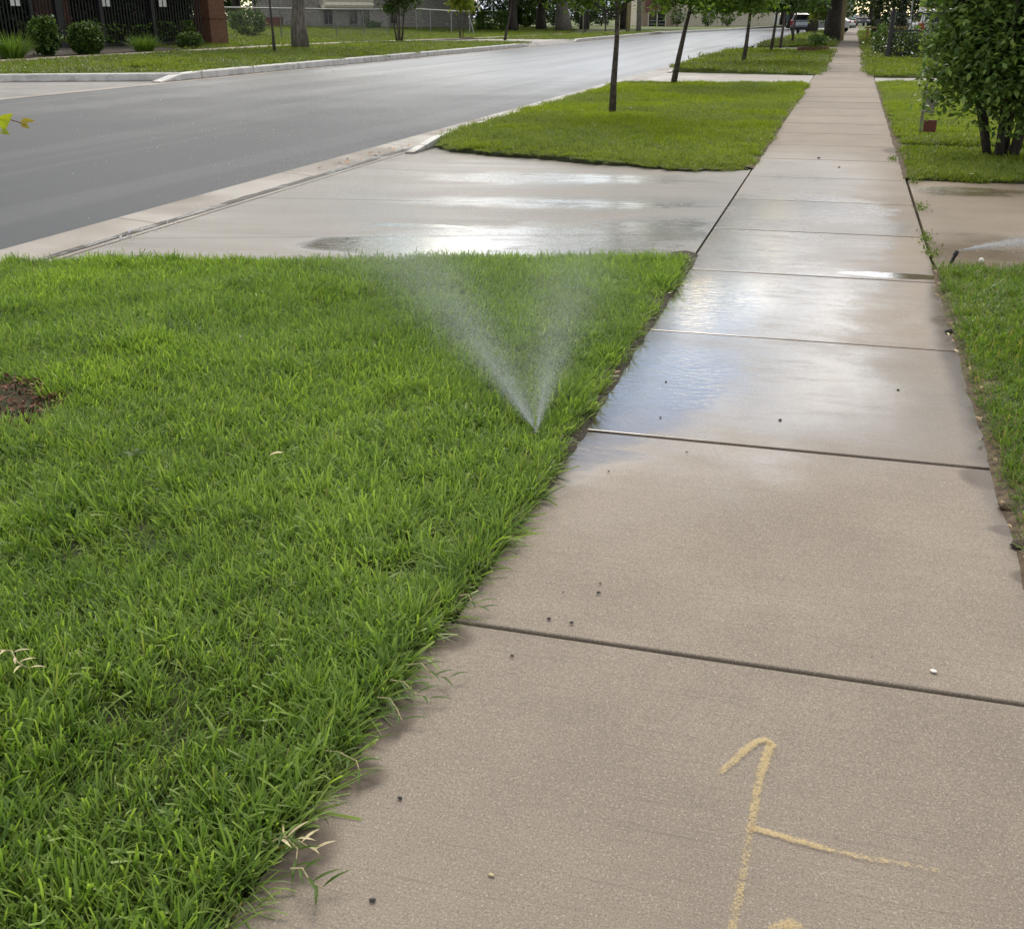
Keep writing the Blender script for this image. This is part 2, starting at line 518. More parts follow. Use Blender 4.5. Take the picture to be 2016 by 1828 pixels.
# asphalt: grey aggregate, wet streaks along the street
m, nt, out = newmat('asphalt')
pos = nd(nt, 'ShaderNodeNewGeometry').outputs['Position']
ag = noise(nt, pos, 160, 3, 0.7)
ag2 = noise(nt, pos, 40, 3, 0.6)
streak = noise(nt, mapping(nt, pos, (0.9, 0.035, 1)), 1.0, 4, 0.6, 0.3)
cloud = noise(nt, pos, 0.35, 4, 0.6)
sep = nd(nt, 'ShaderNodeSeparateXYZ', {0: pos})
c = mixc(nt, smooth(nt, ag, 0.3, 0.72), (0.021, 0.024, 0.029, 1), (0.062, 0.068, 0.078, 1))
c = mixc(nt, mth(nt, 'MULTIPLY', smooth(nt, cloud, 0.35, 0.65), 0.35), c, (0.05, 0.051, 0.054, 1))
c = mixc(nt, mth(nt, 'MULTIPLY', smooth(nt, streak, 0.5, 0.62), 0.3), c, (0.11, 0.112, 0.118, 1))
wet_y = smooth(nt, mth(nt, 'ADD', sep.outputs[1], mth(nt, 'MULTIPLY', mth(nt, 'SUBTRACT', cloud, 0.5), 16.0)), 13.0, 40.0)
wet = mth(nt, 'MULTIPLY', wet_y, smooth(nt, streak, 0.25, 0.6, 0.6, 1.0))
rg = mth(nt, 'SUBTRACT', 0.62, mth(nt, 'MULTIPLY', wet, 0.26))
rg = mth(nt, 'ADD', rg, mth(nt, 'MULTIPLY', mth(nt, 'SUBTRACT', ag2, 0.5), 0.16))
bmp = nd(nt, 'ShaderNodeBump', {'Height': mth(nt, 'ADD', ag, ag2), 'Strength': mth(nt, 'SUBTRACT', 0.55, mth(nt, 'MULTIPLY', wet, 0.3)), 'Distance': 0.004})
b = principled(nt, out, Base_Color=c, Roughness=rg, Normal=bmp.outputs[0], Specular_Tint=(0.78, 0.88, 1.0, 1))  # bluish wet sheen put into the reflection tint
nt.links.new(mth(nt, 'ADD', 0.24, mth(nt, 'MULTIPLY', wet, 0.36)), b.inputs['Specular IOR Level'])
M['asphalt'] = m

M['soil'] = simple('soil', (0.045, 0.035, 0.022), 0.95, 0.4, 25, bump=0.6)
M['soil_red'] = simple('soil_red', (0.09, 0.045, 0.025), 0.95, 0.4, 30, bump=0.6)
# thatch under turf
m, nt, out = newmat('turf_soil')
pos = nd(nt, 'ShaderNodeNewGeometry').outputs['Position']
c = mixc(nt, noise(nt, pos, 30, 4, 0.7), (0.02, 0.028, 0.008, 1), (0.06, 0.065, 0.02, 1))
principled(nt, out, Base_Color=c, Roughness=0.95)
M['turf'] = m


def far_turf(name, a, b_, d):
    m, nt, out = newmat(name)
    pos = nd(nt, 'ShaderNodeNewGeometry').outputs['Position']
    n1 = noise(nt, pos, 0.25, 4, 0.6)
    n2 = noise(nt, pos, 9, 4, 0.7)
    n3 = noise(nt, mapping(nt, pos, (0.12, 0.05, 1)), 1.0, 3, 0.5)
    c = mixc(nt, smooth(nt, n2, 0.3, 0.7), (*a, 1), (*b_, 1))
    c = mixc(nt, mth(nt, 'MULTIPLY', smooth(nt, n1, 0.45, 0.65), 0.6), c, (*d, 1))
    c = mixc(nt, mth(nt, 'MULTIPLY', smooth(nt, n3, 0.5, 0.7), 0.35), c, tuple(x * 0.6 for x in a) + (1,))
    bm = nd(nt, 'ShaderNodeBump', {'Height': n2, 'Strength': 0.8, 'Distance': 0.05})
    principled(nt, out, Base_Color=c, Roughness=0.9, Normal=bm.outputs[0])
    return m


M['turf_far'] = far_turf('turf_far', (0.07, 0.10, 0.02), (0.13, 0.17, 0.035), (0.16, 0.17, 0.05))
M['ground'] = far_turf('ground', (0.05, 0.07, 0.02), (0.08, 0.10, 0.03), (0.10, 0.10, 0.04))
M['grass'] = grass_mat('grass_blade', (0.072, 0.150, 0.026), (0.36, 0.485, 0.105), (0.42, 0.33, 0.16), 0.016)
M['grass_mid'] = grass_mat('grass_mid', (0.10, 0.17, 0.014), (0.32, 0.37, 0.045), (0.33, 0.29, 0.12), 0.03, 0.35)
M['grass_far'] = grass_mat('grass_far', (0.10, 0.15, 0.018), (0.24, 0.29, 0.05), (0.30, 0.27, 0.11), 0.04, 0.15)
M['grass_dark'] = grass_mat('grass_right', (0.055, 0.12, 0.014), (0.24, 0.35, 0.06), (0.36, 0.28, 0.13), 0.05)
M['straw'] = simple('straw', (0.52, 0.44, 0.25), 0.6, 0.25, 40)
M['weed'] = leaf_mat('weed_leaf', (0.07, 0.13, 0.015), (0.22, 0.27, 0.05))
M['leaf_young'] = leaf_mat('leaf_young', (0.05, 0.105, 0.012), (0.17, 0.27, 0.035), 0.4)
M['leaf_yellow'] = leaf_mat('leaf_yellow', (0.16, 0.25, 0.025), (0.38, 0.42, 0.06), 0.4, extra=(0.45, 0.16, 0.03))
M['leaf_bush'] = leaf_mat('leaf_bush', (0.045, 0.10, 0.022), (0.27, 0.38, 0.10), 0.36, 0.4)
M['leaf_dark'] = leaf_mat('leaf_dark', (0.018, 0.036, 0.012), (0.06, 0.10, 0.03), 0.2)
M['leaf_mid'] = leaf_mat('leaf_mid', (0.04, 0.08, 0.018), (0.12, 0.20, 0.045), 0.3)
M['leaf_hedge'] = leaf_mat('leaf_hedge', (0.045, 0.10, 0.012), (0.10, 0.18, 0.025), 0.25)
M['leaf_orn'] = leaf_mat('leaf_ornamental', (0.06, 0.12, 0.015), (0.18, 0.28, 0.05), 0.35)
M['petal'] = simple('petal_white', (0.8, 0.8, 0.76), 0.6, 0.05)
M['twig_red'] = simple('twig_red', (0.22, 0.09, 0.06), 0.6, 0.2)
M['mulch'] = leaf_mat('mulch_chip', (0.07, 0.026, 0.016), (0.24, 0.12, 0.075), 0.0, 0.8, extra=(0.45, 0.34, 0.22))


def bark(name, a, b_, sc=(14, 14, 2.2)):
    m, nt, out = newmat(name)
    pos = nd(nt, 'ShaderNodeTexCoord').outputs['Object']
    n1 = noise(nt, mapping(nt, pos, sc), 1.0, 5, 0.65, 0.6)
    n2 = noise(nt, pos, 7, 4, 0.6)
    c = mixc(nt, smooth(nt, n1, 0.35, 0.65), (*a, 1), (*b_, 1))
    c = mixc(nt, mth(nt, 'MULTIPLY', smooth(nt, n2, 0.6, 0.7), 0.5), c, tuple(min(1, x * 1.9) for x in b_) + (1,))
    bm = nd(nt, 'ShaderNodeBump', {'Height': n1, 'Strength': 0.9, 'Distance': 0.02})
    principled(nt, out, Base_Color=c, Roughness=0.85, Normal=bm.outputs[0])
    return m


M['bark_young'] = bark('bark_young', (0.035, 0.026, 0.021), (0.12, 0.095, 0.075), (9, 9, 26))
M['bark_grey'] = bark('bark_grey', (0.10, 0.085, 0.07), (0.24, 0.21, 0.18))
M['bark_dark'] = bark('bark_dark', (0.03, 0.025, 0.02), (0.08, 0.065, 0.055))
M['wood_pole'] = bark('wood_pole', (0.16, 0.15, 0.14), (0.30, 0.28, 0.26), (10, 10, 0.8))
M['wood_pale'] = bark('wood_pale', (0.36, 0.28, 0.18), (0.52, 0.42, 0.28), (10, 10, 1.2))
M['plank'] = simple('plank', (0.42, 0.29, 0.10), 0.65, 0.2, 14)
M['black_iron'] = simple('black_iron', (0.022, 0.022, 0.024), 0.35, 0.3, 20)
M['plastic'] = simple('black_plastic', (0.015, 0.015, 0.016), 0.4, 0.2, 60)
M['galv'] = simple('galvanised', (0.36, 0.37, 0.37), 0.45, 0.15, 20, metallic=0.6)
M['dull_steel'] = simple('dull_steel', (0.22, 0.225, 0.22), 0.5, 0.2, 20, metallic=0.4)
M['white_paint'] = simple('white_paint', (0.78, 0.78, 0.76), 0.5, 0.06, 6)
M['cream'] = simple('cream_wall', (0.62, 0.55, 0.45), 0.7, 0.08, 3)
M['cream_lite'] = simple('cream_siding', (0.72, 0.66, 0.55), 0.6, 0.06, 4)
M['white_wall'] = simple('white_wall', (0.72, 0.73, 0.75), 0.6, 0.05, 3)
M['blue_wall'] = simple('slate_blue_wall', (0.06, 0.085, 0.12), 0.7, 0.15, 3)
M['maroon'] = simple('maroon_panel', (0.19, 0.07, 0.065), 0.6, 0.12, 4)
M['tan_wall'] = simple('tan_wall', (0.36, 0.27, 0.20), 0.7, 0.12, 4)
M['roof'] = simple('shingle_roof', (0.09, 0.085, 0.08), 0.85, 0.3, 12)
M['red_roof'] = simple('red_awning', (0.40, 0.05, 0.035), 0.6, 0.1, 6)
M['dark_glass'] = simple('dark_glass', (0.012, 0.014, 0.016), 0.06, 0.1, 2)
M['silver'] = simple('silver_paint', (0.38, 0.39, 0.40), 0.28, 0.05, 3, metallic=0.6)
M['car_white'] = simple('white_car_paint', (0.78, 0.79, 0.80), 0.2, 0.03, 3)
M['car_dark'] = simple('dark_car_paint', (0.05, 0.055, 0.065), 0.2, 0.1, 3)
M['trim'] = simple('black_trim', (0.018, 0.018, 0.018), 0.55, 0.2, 12)
M['tyre'] = simple('tyre_rubber', (0.018, 0.018, 0.018), 0.8, 0.2, 30)
M['rim'] = simple('alloy_rim', (0.45, 0.45, 0.46), 0.3, 0.1, 10, metallic=0.8)
M['tail'] = simple('red_lens', (0.45, 0.01, 0.02), 0.15, 0.1, 6)
M['green_sign'] = simple('green_sign', (0.02, 0.16, 0.10), 0.4, 0.05, 6)
M['sign_red'] = simple('sign_red', (0.16, 0.04, 0.03), 0.5, 0.15, 10)
M['sign_pale_shaded'] = simple('sign_pale_shaded', (0.22, 0.20, 0.17), 0.6, 0.2, 10)  # pale sign, its colour darkened to stand for shade
M['pebble'] = simple('pebble', (0.06, 0.055, 0.05), 0.8, 0.4, 90)
M['shell'] = simple('shell_white', (0.75, 0.73, 0.66), 0.5, 0.1, 90)
M['dry_leaf'] = simple('dry_leaf', (0.36, 0.24, 0.12), 0.7, 0.35, 40)
M['orange_leaf'] = simple('orange_leaf', (0.50, 0.22, 0.06), 0.7, 0.3, 40)
M['yellow_flower'] = simple('yellow_petal', (0.75, 0.50, 0.02), 0.6, 0.1, 20)


def brick(name, a, b_, mortar, sc=4.0, rot=0.0):
    m, nt, out = newmat(name)
    tcn = nd(nt, 'ShaderNodeTexCoord').outputs['Object']
    sp = nd(nt, 'ShaderNodeSeparateXYZ', {0: tcn})
    v = nd(nt, 'ShaderNodeCombineXYZ', {0: mth(nt, 'ADD', sp.outputs[0], sp.outputs[1]), 1: sp.outputs[2], 2: 0.0}).outputs[0]
    bt = nd(nt, 'ShaderNodeTexBrick', {'Vector': v, 'Color1': (*a, 1), 'Color2': (*b_, 1), 'Mortar': (*mortar, 1), 'Scale': sc, 'Mortar Size': 0.018, 'Bias': 0.0})
    n2 = noise(nt, tcn, 6, 4, 0.6)
    c = mixc(nt, mth(nt, 'MULTIPLY', smooth(nt, n2, 0.35, 0.65), 0.4), bt.outputs[0], tuple(x * 0.5 for x in a))
    bm = nd(nt, 'ShaderNodeBump', {'Height': bt.outputs['Fac'], 'Strength': 0.5, 'Distance': -0.01})
    principled(nt, out, Base_Color=c, Roughness=0.85, Normal=bm.outputs[0])
    return m


M['brick'] = brick('red_brick', (0.20, 0.085, 0.05), (0.27, 0.13, 0.08), (0.18, 0.13, 0.10), 4.0)
M['stone'] = brick('grey_stone_block', (0.26, 0.24, 0.225), (0.40, 0.37, 0.34), (0.12, 0.11, 0.10), 1.6)
M['red_brick_edge'] = brick('garden_brick', (0.16, 0.06, 0.045), (0.22, 0.09, 0.06), (0.10, 0.08, 0.07), 5.0)

# water drops and yellow marking paint
m, nt, out = newmat('drops_and_glints')
g = nd(nt, 'ShaderNodeBsdfPrincipled', {'Base Color': (0.86, 0.89, 0.92, 1), 'Roughness': 0.25})
t = nd(nt, 'ShaderNodeBsdfTranslucent', {'Color': (0.95, 0.97, 1.0, 1)})
mx = nd(nt, 'ShaderNodeMixShader', {0: 0.5, 1: g.outputs[0], 2: t.outputs[0]})
nt.links.new(mx.outputs[0], out.inputs[0])
M['drops'] = m
m, nt, out = newmat('gutter_water')
pos = nd(nt, 'ShaderNodeNewGeometry').outputs['Position']
rp = noise(nt, mapping(nt, pos, (22, 9, 1)), 1.0, 3, 0.6, 0.5)
bm = nd(nt, 'ShaderNodeBump', {'Height': rp, 'Strength': 0.6, 'Distance': 0.02})
principled(nt, out, Base_Color=(0.022, 0.018, 0.012, 1), Roughness=smooth(nt, noise(nt, pos, 3.0, 2, 0.5), 0.46, 0.62, 0.7, 0.10), Normal=bm.outputs[0])
M['gutter_water'] = m
m, nt, out = newmat('yellow_marking_paint')
pos = nd(nt, 'ShaderNodeNewGeometry').outputs['Position']
fade = nd(nt, 'ShaderNodeAttribute', attribute_name='fade').outputs['Fac']
n1 = noise(nt, pos, 210, 2, 0.8)
n2 = noise(nt, pos, 45, 3, 0.6)
cov = mth(nt, 'ADD', mth(nt, 'MULTIPLY', n1, 0.7), mth(nt, 'MULTIPLY', n2, 0.3))
al = smooth(nt, mth(nt, 'ADD', cov, mth(nt, 'MULTIPLY', mth(nt, 'SUBTRACT', fade, 0.5), 0.34)), 0.42, 0.62)
pb = nd(nt, 'ShaderNodeBsdfPrincipled', {'Base Color': (0.70, 0.53, 0.24, 1), 'Roughness': 0.8})
tp = nd(nt, 'ShaderNodeBsdfTransparent')
mx = nd(nt, 'ShaderNodeMixShader', {0: mth(nt, 'MULTIPLY', al, 0.5), 1: tp.outputs[0], 2: pb.outputs[0]})
nt.links.new(mx.outputs[0], out.inputs[0])
M['paint'] = m

# ------------------------------------------------------------------ ground, road, kerbs, paving


def sheet(name, pts, z, m, kind='structure', thick=0.0):
    mb = MB()
    n = len(pts)
    zs = z if isinstance(z, (list, tuple)) else [z] * n
    vs = [(p[0], p[1], zz) for p, zz in zip(pts, zs)]
    if thick:
        vs += [(p[0], p[1], zz - thick) for p, zz in zip(pts, zs)]
        fs = [tuple(range(n)), tuple(range(2 * n - 1, n - 1, -1))]
        for i in range(n):
            j = (i + 1) % n
            fs.append((j, i, i + n, j + n))
        mb.add(vs, fs)
    else:
        mb.add(vs, [tuple(range(n))])
    o = mb.build(name, m)
    if kind:
        o['kind'] = kind
    # make sure the top looks up
    me = o.data
    if me.polygons[0].normal.z < 0:
        me.flip_normals()
    return o


WL, WR, J0, SL = -0.8645, 0.6454, 2.4199, 1.524
sheet('ground', [(-1500, -300), (1500, -300), (1500, 2500), (-1500, 2500)], -0.34, M['ground'])

NE = [(-5.9, -6), (-5.9, 20), (-5.88, 40), (-5.45, 63), (-4.7, 91), (-3.2, 137), (-2.4, 170), (-1.9, 230)]     # near edge of asphalt
FE = [(-17.4, -6), (-17.4, 26.4), (-17.45, 36), (-17.3, 70), (-17.3, 108), (-13.4, 138), (-10.5, 170), (-9, 230)]  # foot of the far kerb
mb = MB()
mb.add([(x, y, -0.10) for x, y in NE] + [(x, y, -0.10) for x, y in FE],
       [(i, i + 1, len(NE) + i + 1, len(NE) + i) for i in range(len(NE) - 1)])
o = mb.build('road', M['asphalt'])
o['kind'] = 'structure'
if o.data.polygons[0].normal.z < 0:
    o.data.flip_normals()
sheet('cross_street', [(-90, 230), (60, 230), (60, 242), (-90, 242)], -0.096, M['asphalt'])

# sidewalk: separate slabs with tooled joints, slightly uneven
rnd = random.Random(4)
mb = MB()
k = -2
while J0 + k * SL < 210:
    y0, y1 = J0 + k * SL, J0 + (k + 1) * SL
    g = 0.007 if y0 < 9 else 0.010 if y0 < 13 else 0.016
    dz = rnd.uniform(-0.002, 0.002)
    tl = rnd.uniform(-0.002, 0.002)
    vs = []
    wl = WL - 0.045 if k < 0 else WL
    for (x, y) in ((wl, y0 + g), (WR, y0 + g), (WR, y1 - g), (wl, y1 - g)):
        vs.append((x, y, dz + tl * (1 if y > y0 + 0.5 else -1)))
    vs += [(x, y, -0.12) for x, y, _ in vs]
    mb.add(vs, [(0, 1, 2, 3), (7, 6, 5, 4), (0, 4, 5, 1), (1, 5, 6, 2), (2, 6, 7, 3), (3, 7, 4, 0)])
    k += 1
o = mb.build('sidewalk', M['walk'], bevel=0.006, seg=3)
o['kind'] = 'structure'
sheet('joint_soil', [(WL + 0.01, -2), (WR - 0.01, -2), (WR - 0.01, 215), (WL + 0.01, 215)], -0.013, M['soil'])

AX = WL - 0.014
# near driveway apron (flared), with panel joints
def apron(name, pts, joints_y, m):
    """pts: corner order walk-near, walk-far, gutter-far, gutter-near; cut into panels across"""
    wn_, wf, gf, gn = [Vector((*p, 0)) for p in pts]
    fr = [0.0] + joints_y + [1.0]
    mb = MB()
    for a, b_ in zip(fr[:-1], fr[1:]):
        q = [wn_.lerp(wf, a), wn_.lerp(wf, b_), gn.lerp(gf, b_), gn.lerp(gf, a)]
        e = 0.003
        q[0].y += e; q[3].y += e; q[1].y -= e; q[2].y -= e
        zz = [-0.004, -0.004, -0.098, -0.098]
        vs = [(p.x, p.y, z) for p, z in zip(q, zz)] + [(p.x, p.y, z - 0.12) for p, z in zip(q, zz)]
        mb.add(vs, [(3, 2, 1, 0), (4, 5, 6, 7), (0, 1, 5, 4), (1, 2, 6, 5), (2, 3, 7, 6), (3, 0, 4, 7)])
    o = mb.build(name, m, bevel=0.002, seg=1)
    o['kind'] = 'structure'
    return o


apron('driveway_apron', [(AX, 6.9), (AX, 12.6), (-5.27, 14.5), (-5.27, 5.2)], [0.24, 0.47, 0.72], M['apron'])
apron('driveway_apron', [(AX, 27.2), (AX, 32.9), (-5.27, 35.8), (-5.27, 26.5)], [0.33, 0.66], M['conc_far'])
apron('driveway_apron', [(AX, 54.0), (AX, 61.5), (-4.9, 63.0), (-5.1, 53.2)], [0.5], M['conc_far'])

# gutter pan and rolled lip
mb = MB()
prof = [(-5.902, -0.20), (-5.902, -0.092), (-5.66, -0.106), (-5.47, -0.124), (-5.43, -0.122), (-5.36, -0.104), (-5.29, -0.099), (-5.285, -0.20)]
y = -4.0
while y < 52:
    y2 = y + 3.05
    n = len(prof)
    vs = [(x, y + 0.006, z) for x, z in prof] + [(x, y2 - 0.006, z) for x, z in prof]
    fs = [(i, i + 1, i + 1 + n, i + n) for i in range(n - 1)] + [tuple(range(n))[::-1], tuple(range(n, 2 * n))]
    mb.add(vs, fs)
    y = y2
o = mb.build('gutter', M['gutter'])
o['kind'] = 'structure'


def kerb(name, pts, side, top=0.05, width=0.16, m=None, taper0=False, taper1=False, low=-0.09):
    """kerb along a polyline; side=+1 puts its body to the left of travel"""
    P = [Vector((p[0], p[1], 0)) for p in pts]
    L = [0.0]
    for a, b_ in zip(P[:-1], P[1:]):
        L.append(L[-1] + (b_ - a).length)
    # resample
    st = max(2, int(L[-1] / 1.0))
    Q = []
    for i in range(st + 1):
        s = L[-1] * i / st
        for j in range(len(P) - 1):
            if L[j + 1] >= s - 1e-9:
                Q.append((P[j].lerp(P[j + 1], (s - L[j]) / max(1e-9, L[j + 1] - L[j])), s))
                break
    mb = MB()
    rings = []
    for i, (p, s) in enumerate(Q):
        d = (Q[min(i + 1, len(Q) - 1)][0] - Q[max(i - 1, 0)][0]).normalized()
        nrm = Vector((-d.y, d.x, 0)) * side
        h = 1.0
        if taper0:
            h = min(h, s / 1.2)
        if taper1:
            h = min(h, (L[-1] - s) / 1.2)
        t_ = low + 0.02 + (top - low - 0.02) * h
        prof_ = [(0.0, low - 0.1), (0.0, low), (0.02, t_ - 0.035), (0.035, t_ - 0.012), (0.06, t_), (width, t_), (width, low - 0.1)]
        rings.append([(p.x + nrm.x * a, p.y + nrm.y * a, z) for a, z in prof_])
    n = 7
    vs = [v for r_ in rings for v in r_]
    fs = []
    for i in range(len(rings) - 1):
        for j in range(n - 1):
            fs.append((i * n + j, i * n + j + 1, (i + 1) * n + j + 1, (i + 1) * n + j))
    fs.append(tuple(range(n)))
    fs.append(tuple((len(rings) - 1) * n + j for j in range(n))[::-1])
    mb.add(vs, fs)
    o = mb.build(name, m or M['kerb'])
    o['kind'] = 'structure'
    return o


kerb('kerb', [(-5.278, -4), (-5.278, 6.0)], -1, 0.03, taper1=True)
kerb('kerb', [(-5.278, 13.3), (-5.278, 27.4)], -1, 0.045, taper0=True, taper1=True)
kerb('kerb', [(-5.278, 35.0), (-5.25, 52)], -1, 0.045, taper0=True)
kerb('kerb', [(-4.98, 63.0), (-4.45, 91), (-2.95, 137)], -1, 0.045, taper0=True)
# far side: straight run, rounded corner into the side opening, gap at the far drive
kerb('kerb', [(-60, 12.4), (-22, 26.1), (-18.5, 27.36), (-17.46, 27.85)], +1, 0.10, 0.3)
kerb('kerb', [(-17.40, 26.9), (-17.45, 31), (-17.45, 36), (-17.3, 63.5)], +1, 0.105, 0.3, taper0=True, taper1=True)
kerb('kerb', [(-17.3, 74.5), (-17.3, 108), (-13.4, 138), (-10.5, 170), (-9, 228)], +1, 0.105, 0.3, taper0=True)
# pale concrete gutter strip along the far kerb
mb = MB()
fs_pts = [(-17.4, -6), (-17.4, 26.4), (-17.45, 36), (-17.3, 70), (-17.3, 108)]
mb.add([(x + 0.38, y, -0.094) for x, y in fs_pts] + [(x - 0.02, y, -0.094) for x, y in fs_pts],
       [(i, i + 1, len(fs_pts) + i + 1, len(fs_pts) + i) for i in range(len(fs_pts) - 1)])
o = mb.build('gutter', M['gutter'])
o['kind'] = 'structure'
sheet('side_street', [(-17.42, -6), (-17.42, 28.6), (-18.4, 27.4), (-22, 26.2), (-60, 12.5), (-60, -6)], -0.098, M['bay'])

mb = MB()
rs_ = random.Random(17)
ys_ = [3.3 + 0.05 * i for i in range(84)]
vs = []
for yy in ys_:
    e = 0.004 + 0.004 * math.sin(yy * 7.3) * math.sin(yy * 2.9) + rs_.uniform(0.0, 0.010)
    for x, z in ((WL - 0.16, 0.014), (WL - 0.07, 0.016 + rs_.uniform(0, 0.012)), (WL - 0.02, 0.012 + rs_.uniform(0, 0.010)), (WL + 0.012 + e, 0.0025), (WL + 0.02 + e, -0.002)):
        vs.append((x, yy, z))
mb.add(vs, [(i * 5 + j, i * 5 + j + 1, i * 5 + j + 6, i * 5 + j + 5) for i in range(len(ys_) - 1) for j in range(4)])
o = mb.build('soil_edge', M['soil'], smooth_=True)
o['kind'] = 'structure'

M['thatch'] = simple('thatch_edge', (0.10, 0.07, 0.042), 0.95, 0.5, 22, bump=0.8)


def soil_strip(xe, sg, y0, y1, seed, m, top=0.014):
    """crumbly soil and thatch where turf meets the walk; sg = side of the turf"""
    mb = MB()
    rs = random.Random(seed)
    n_ = int((y1 - y0) / 0.07)
    vs = []
    for i in range(n_ + 1):
        yy = y0 + (y1 - y0) * i / n_
        e = 0.004 * math.sin(yy * 6.1 + seed) + rs.uniform(0, 0.012)
        for d_, z in ((0.13, top), (0.06, top + rs.uniform(-0.002, 0.012)), (0.02, top * 0.7 + rs.uniform(0, 0.008)), (-0.006 - e, 0.0028), (-0.014 - e, -0.003)):
            vs.append((xe + sg * d_, yy, z))
    fs = [(i * 5 + j, i * 5 + j + 1, i * 5 + j + 6, i * 5 + j + 5) for i in range(n_) for j in range(4)]
    if sg > 0:
        fs = [f[::-1] for f in fs]
    mb.add(vs, fs)
    o = mb.build('soil_edge', m, smooth_=True)
    o['kind'] = 'structure'


soil_strip(WR, 1, 0.0, 7.40, 3, M['thatch'])
soil_strip(WR, 1, 11.7, 28.4, 4, M['thatch'], 0.02)
soil_strip(WL, -1, 12.1, 27.9, 5, M['thatch'], 0.012)

# lawns (soil sheets under the grass)
def yl1(x):
    return 7.23 + (x + 0.94) * 0.302


LAWN1 = [(AX - 0.045, -1), (AX - 0.045, 2.42), (AX + 0.004, 2.43), (AX + 0.004, yl1(AX)), (-5.12, yl1(-5.12)), (-5.12, -1)]
_fx, _fy = [AX - 0.03, -1.55, -2.43, -3.73, -4.7, -5.12], [12.0, 11.9, 12.32, 13.0, 13.5, 14.1]
_re = random.Random(8)
FRONT2 = []
for _i in range(61):
    _x = _fx[0] + (_fx[-1] - _fx[0]) * _i / 60
    _y = float(np.interp(-_x, [-q for q in _fx], _fy))
    FRONT2.append((_x, _y + _re.uniform(-0.035, 0.045) + 0.04 * math.sin(_x * 5.1)))
LAWN2 = FRONT2 + [ (-5.12, 27.1), (-3.0, 27.4), (AX - 0.03, 28.0)]
LAWN3 = [(AX, 32.3), (-4.9, 35.2), (-5.1, 36), (-5.1, 52.8), (AX, 54.2)]
LAWN4 = [(AX, 61.6), (-4.75, 63.2), (-4.3, 91), (-2.8, 137), (-1.7, 200), (AX, 200)]
BX = WR + 0.014
RL1 = [(BX, -1), (9, -1), (9, 7.6), (BX, 7.42)]
RL2 = [(BX + 0.08, 11.66), (12, 11.7), (12, 14.5), (BX + 0.08, 14.3)]
RL3 = [(BX + 0.07, 14.78), (12, 15.0), (12, 28.6), (BX + 0.06, 28.5)]
RL4 = [(BX, 31.5), (14, 31.5), (14, 57), (BX, 57)]
RL5 = [(BX, 60), (16, 60), (16, 200), (BX, 200)]
for poly, z, mm in ((LAWN1, 0.012, 'turf'), (LAWN2, [0.004 - 0.055 * min(1, max(0, (-p[0] - 3.0) / 2.0)) if p in FRONT2 else 0.012 for p in LAWN2], 'turf'), (LAWN3, 0.03, 'turf_far'), (LAWN4, 0.03, 'turf_far'),
                    (RL1, 0.012, 'turf'), (RL2, 0.02, 'turf'), (RL3, 0.035, 'turf'), (RL4, 0.03, 'turf_far'), (RL5, 0.03, 'turf_far')):
    sheet('lawn', poly, z, M[mm], thick=0.2)
sheet('driveway', [(BX + 0.006, 7.46), (14, 7.63), (14, 11.68), (BX + 0.008, 11.66)], -0.004, M['drive'], thick=0.15)
sheet('driveway', [(BX, 28.6), (14, 28.7), (14, 31.4), (BX, 31.4)], -0.004, M['conc_far'], thick=0.15)
sheet('path', [(BX, 57.1), (16, 57.1), (16, 59.9), (BX, 59.9)], -0.004, M['conc_far'], thick=0.15)
sheet('path_edge', [(BX + 0.02, 14.3), (12, 14.5), (12, 15.05), (BX + 0.02, 14.8)], 0.004, M['soil_red'], thick=0.1)

# rising lawn across the street
mb = MB()
xs = [-17.66, -19, -21, -24, -27, -30, -33, -36, -39, -42, -45, -50, -60, -80, -120, -200, -400]
ts = [0, 2, 5, 9, 14, 20, 28, 38, 50, 66, 85, 110, 140, 180, 230, 300, 420]
def bay_y(x):
    if x > -17.95:
        return 28.9
    if x > -22:
        return 27.9 + (x + 17.9) * 0.42
    return 26.3 + (x + 22) * 0.36
vs = []
for x in xs:
    for t_ in ts:
        yy = bay_y(x) + t_
        xx = x
        if xx > -18 and yy > 108:      # follow the bend of the street
            xx = min(x + (yy - 108) * 0.13, -9.4)
        vs.append((xx, yy, terrain(x)))
n = len(ts)
mb.add(vs, [(i * n + j, i * n + j + 1, (i + 1) * n + j + 1, (i + 1) * n + j) for i in range(len(xs) - 1) for j in range(n - 1)])
o = mb.build('lawn', M['turf_far'])
o['kind'] = 'structure'
if o.data.polygons[0].normal.z < 0:
    o.data.flip_normals()
# far sidewalk and far drive
far_walk = [gp(-120, 134), gp(0, 126), gp(200, 114), gp(430, 101), gp(560, 93), gp(700, 86), gp(830, 81.5), gp(930, 78), gp(1050, 72.5), gp(1150, 67.5), gp(1260, 64)]
mb = MB()
wv = []
for i, p in enumerate(far_walk):
    d = (far_walk[min(i + 1, len(far_walk) - 1)] - far_walk[max(i - 1, 0)])
    d.z = 0
    d.normalize()
    nn = Vector((-d.y, d.x, 0))
    for s_ in (0.0, 1.4):
        q = p + nn * s_
        wv.append((q.x, q.y, terrain(q.x) + 0.06))
mb.add(wv, [(2 * i, 2 * i + 1, 2 * i + 3, 2 * i + 2) for i in range(len(far_walk) - 1)])
o = mb.build('far_sidewalk', M['drive'])
o['kind'] = 'structure'
if o.data.polygons[0].normal.z < 0:
    o.data.flip_normals()
mb = MB()
dv = []
for x in (-17.3, -17.6, -19, -21, -24, -27):
    for yy in (62.9, 75.2):
        dv.append((x, yy, (-0.085 if x > -17.5 else terrain(x) + 0.012)))
mb.add(dv, [(2 * i, 2 * i + 1, 2 * i + 3, 2 * i + 2) for i in range(5)])
o = mb.build('far_driveway', M['conc_far'])
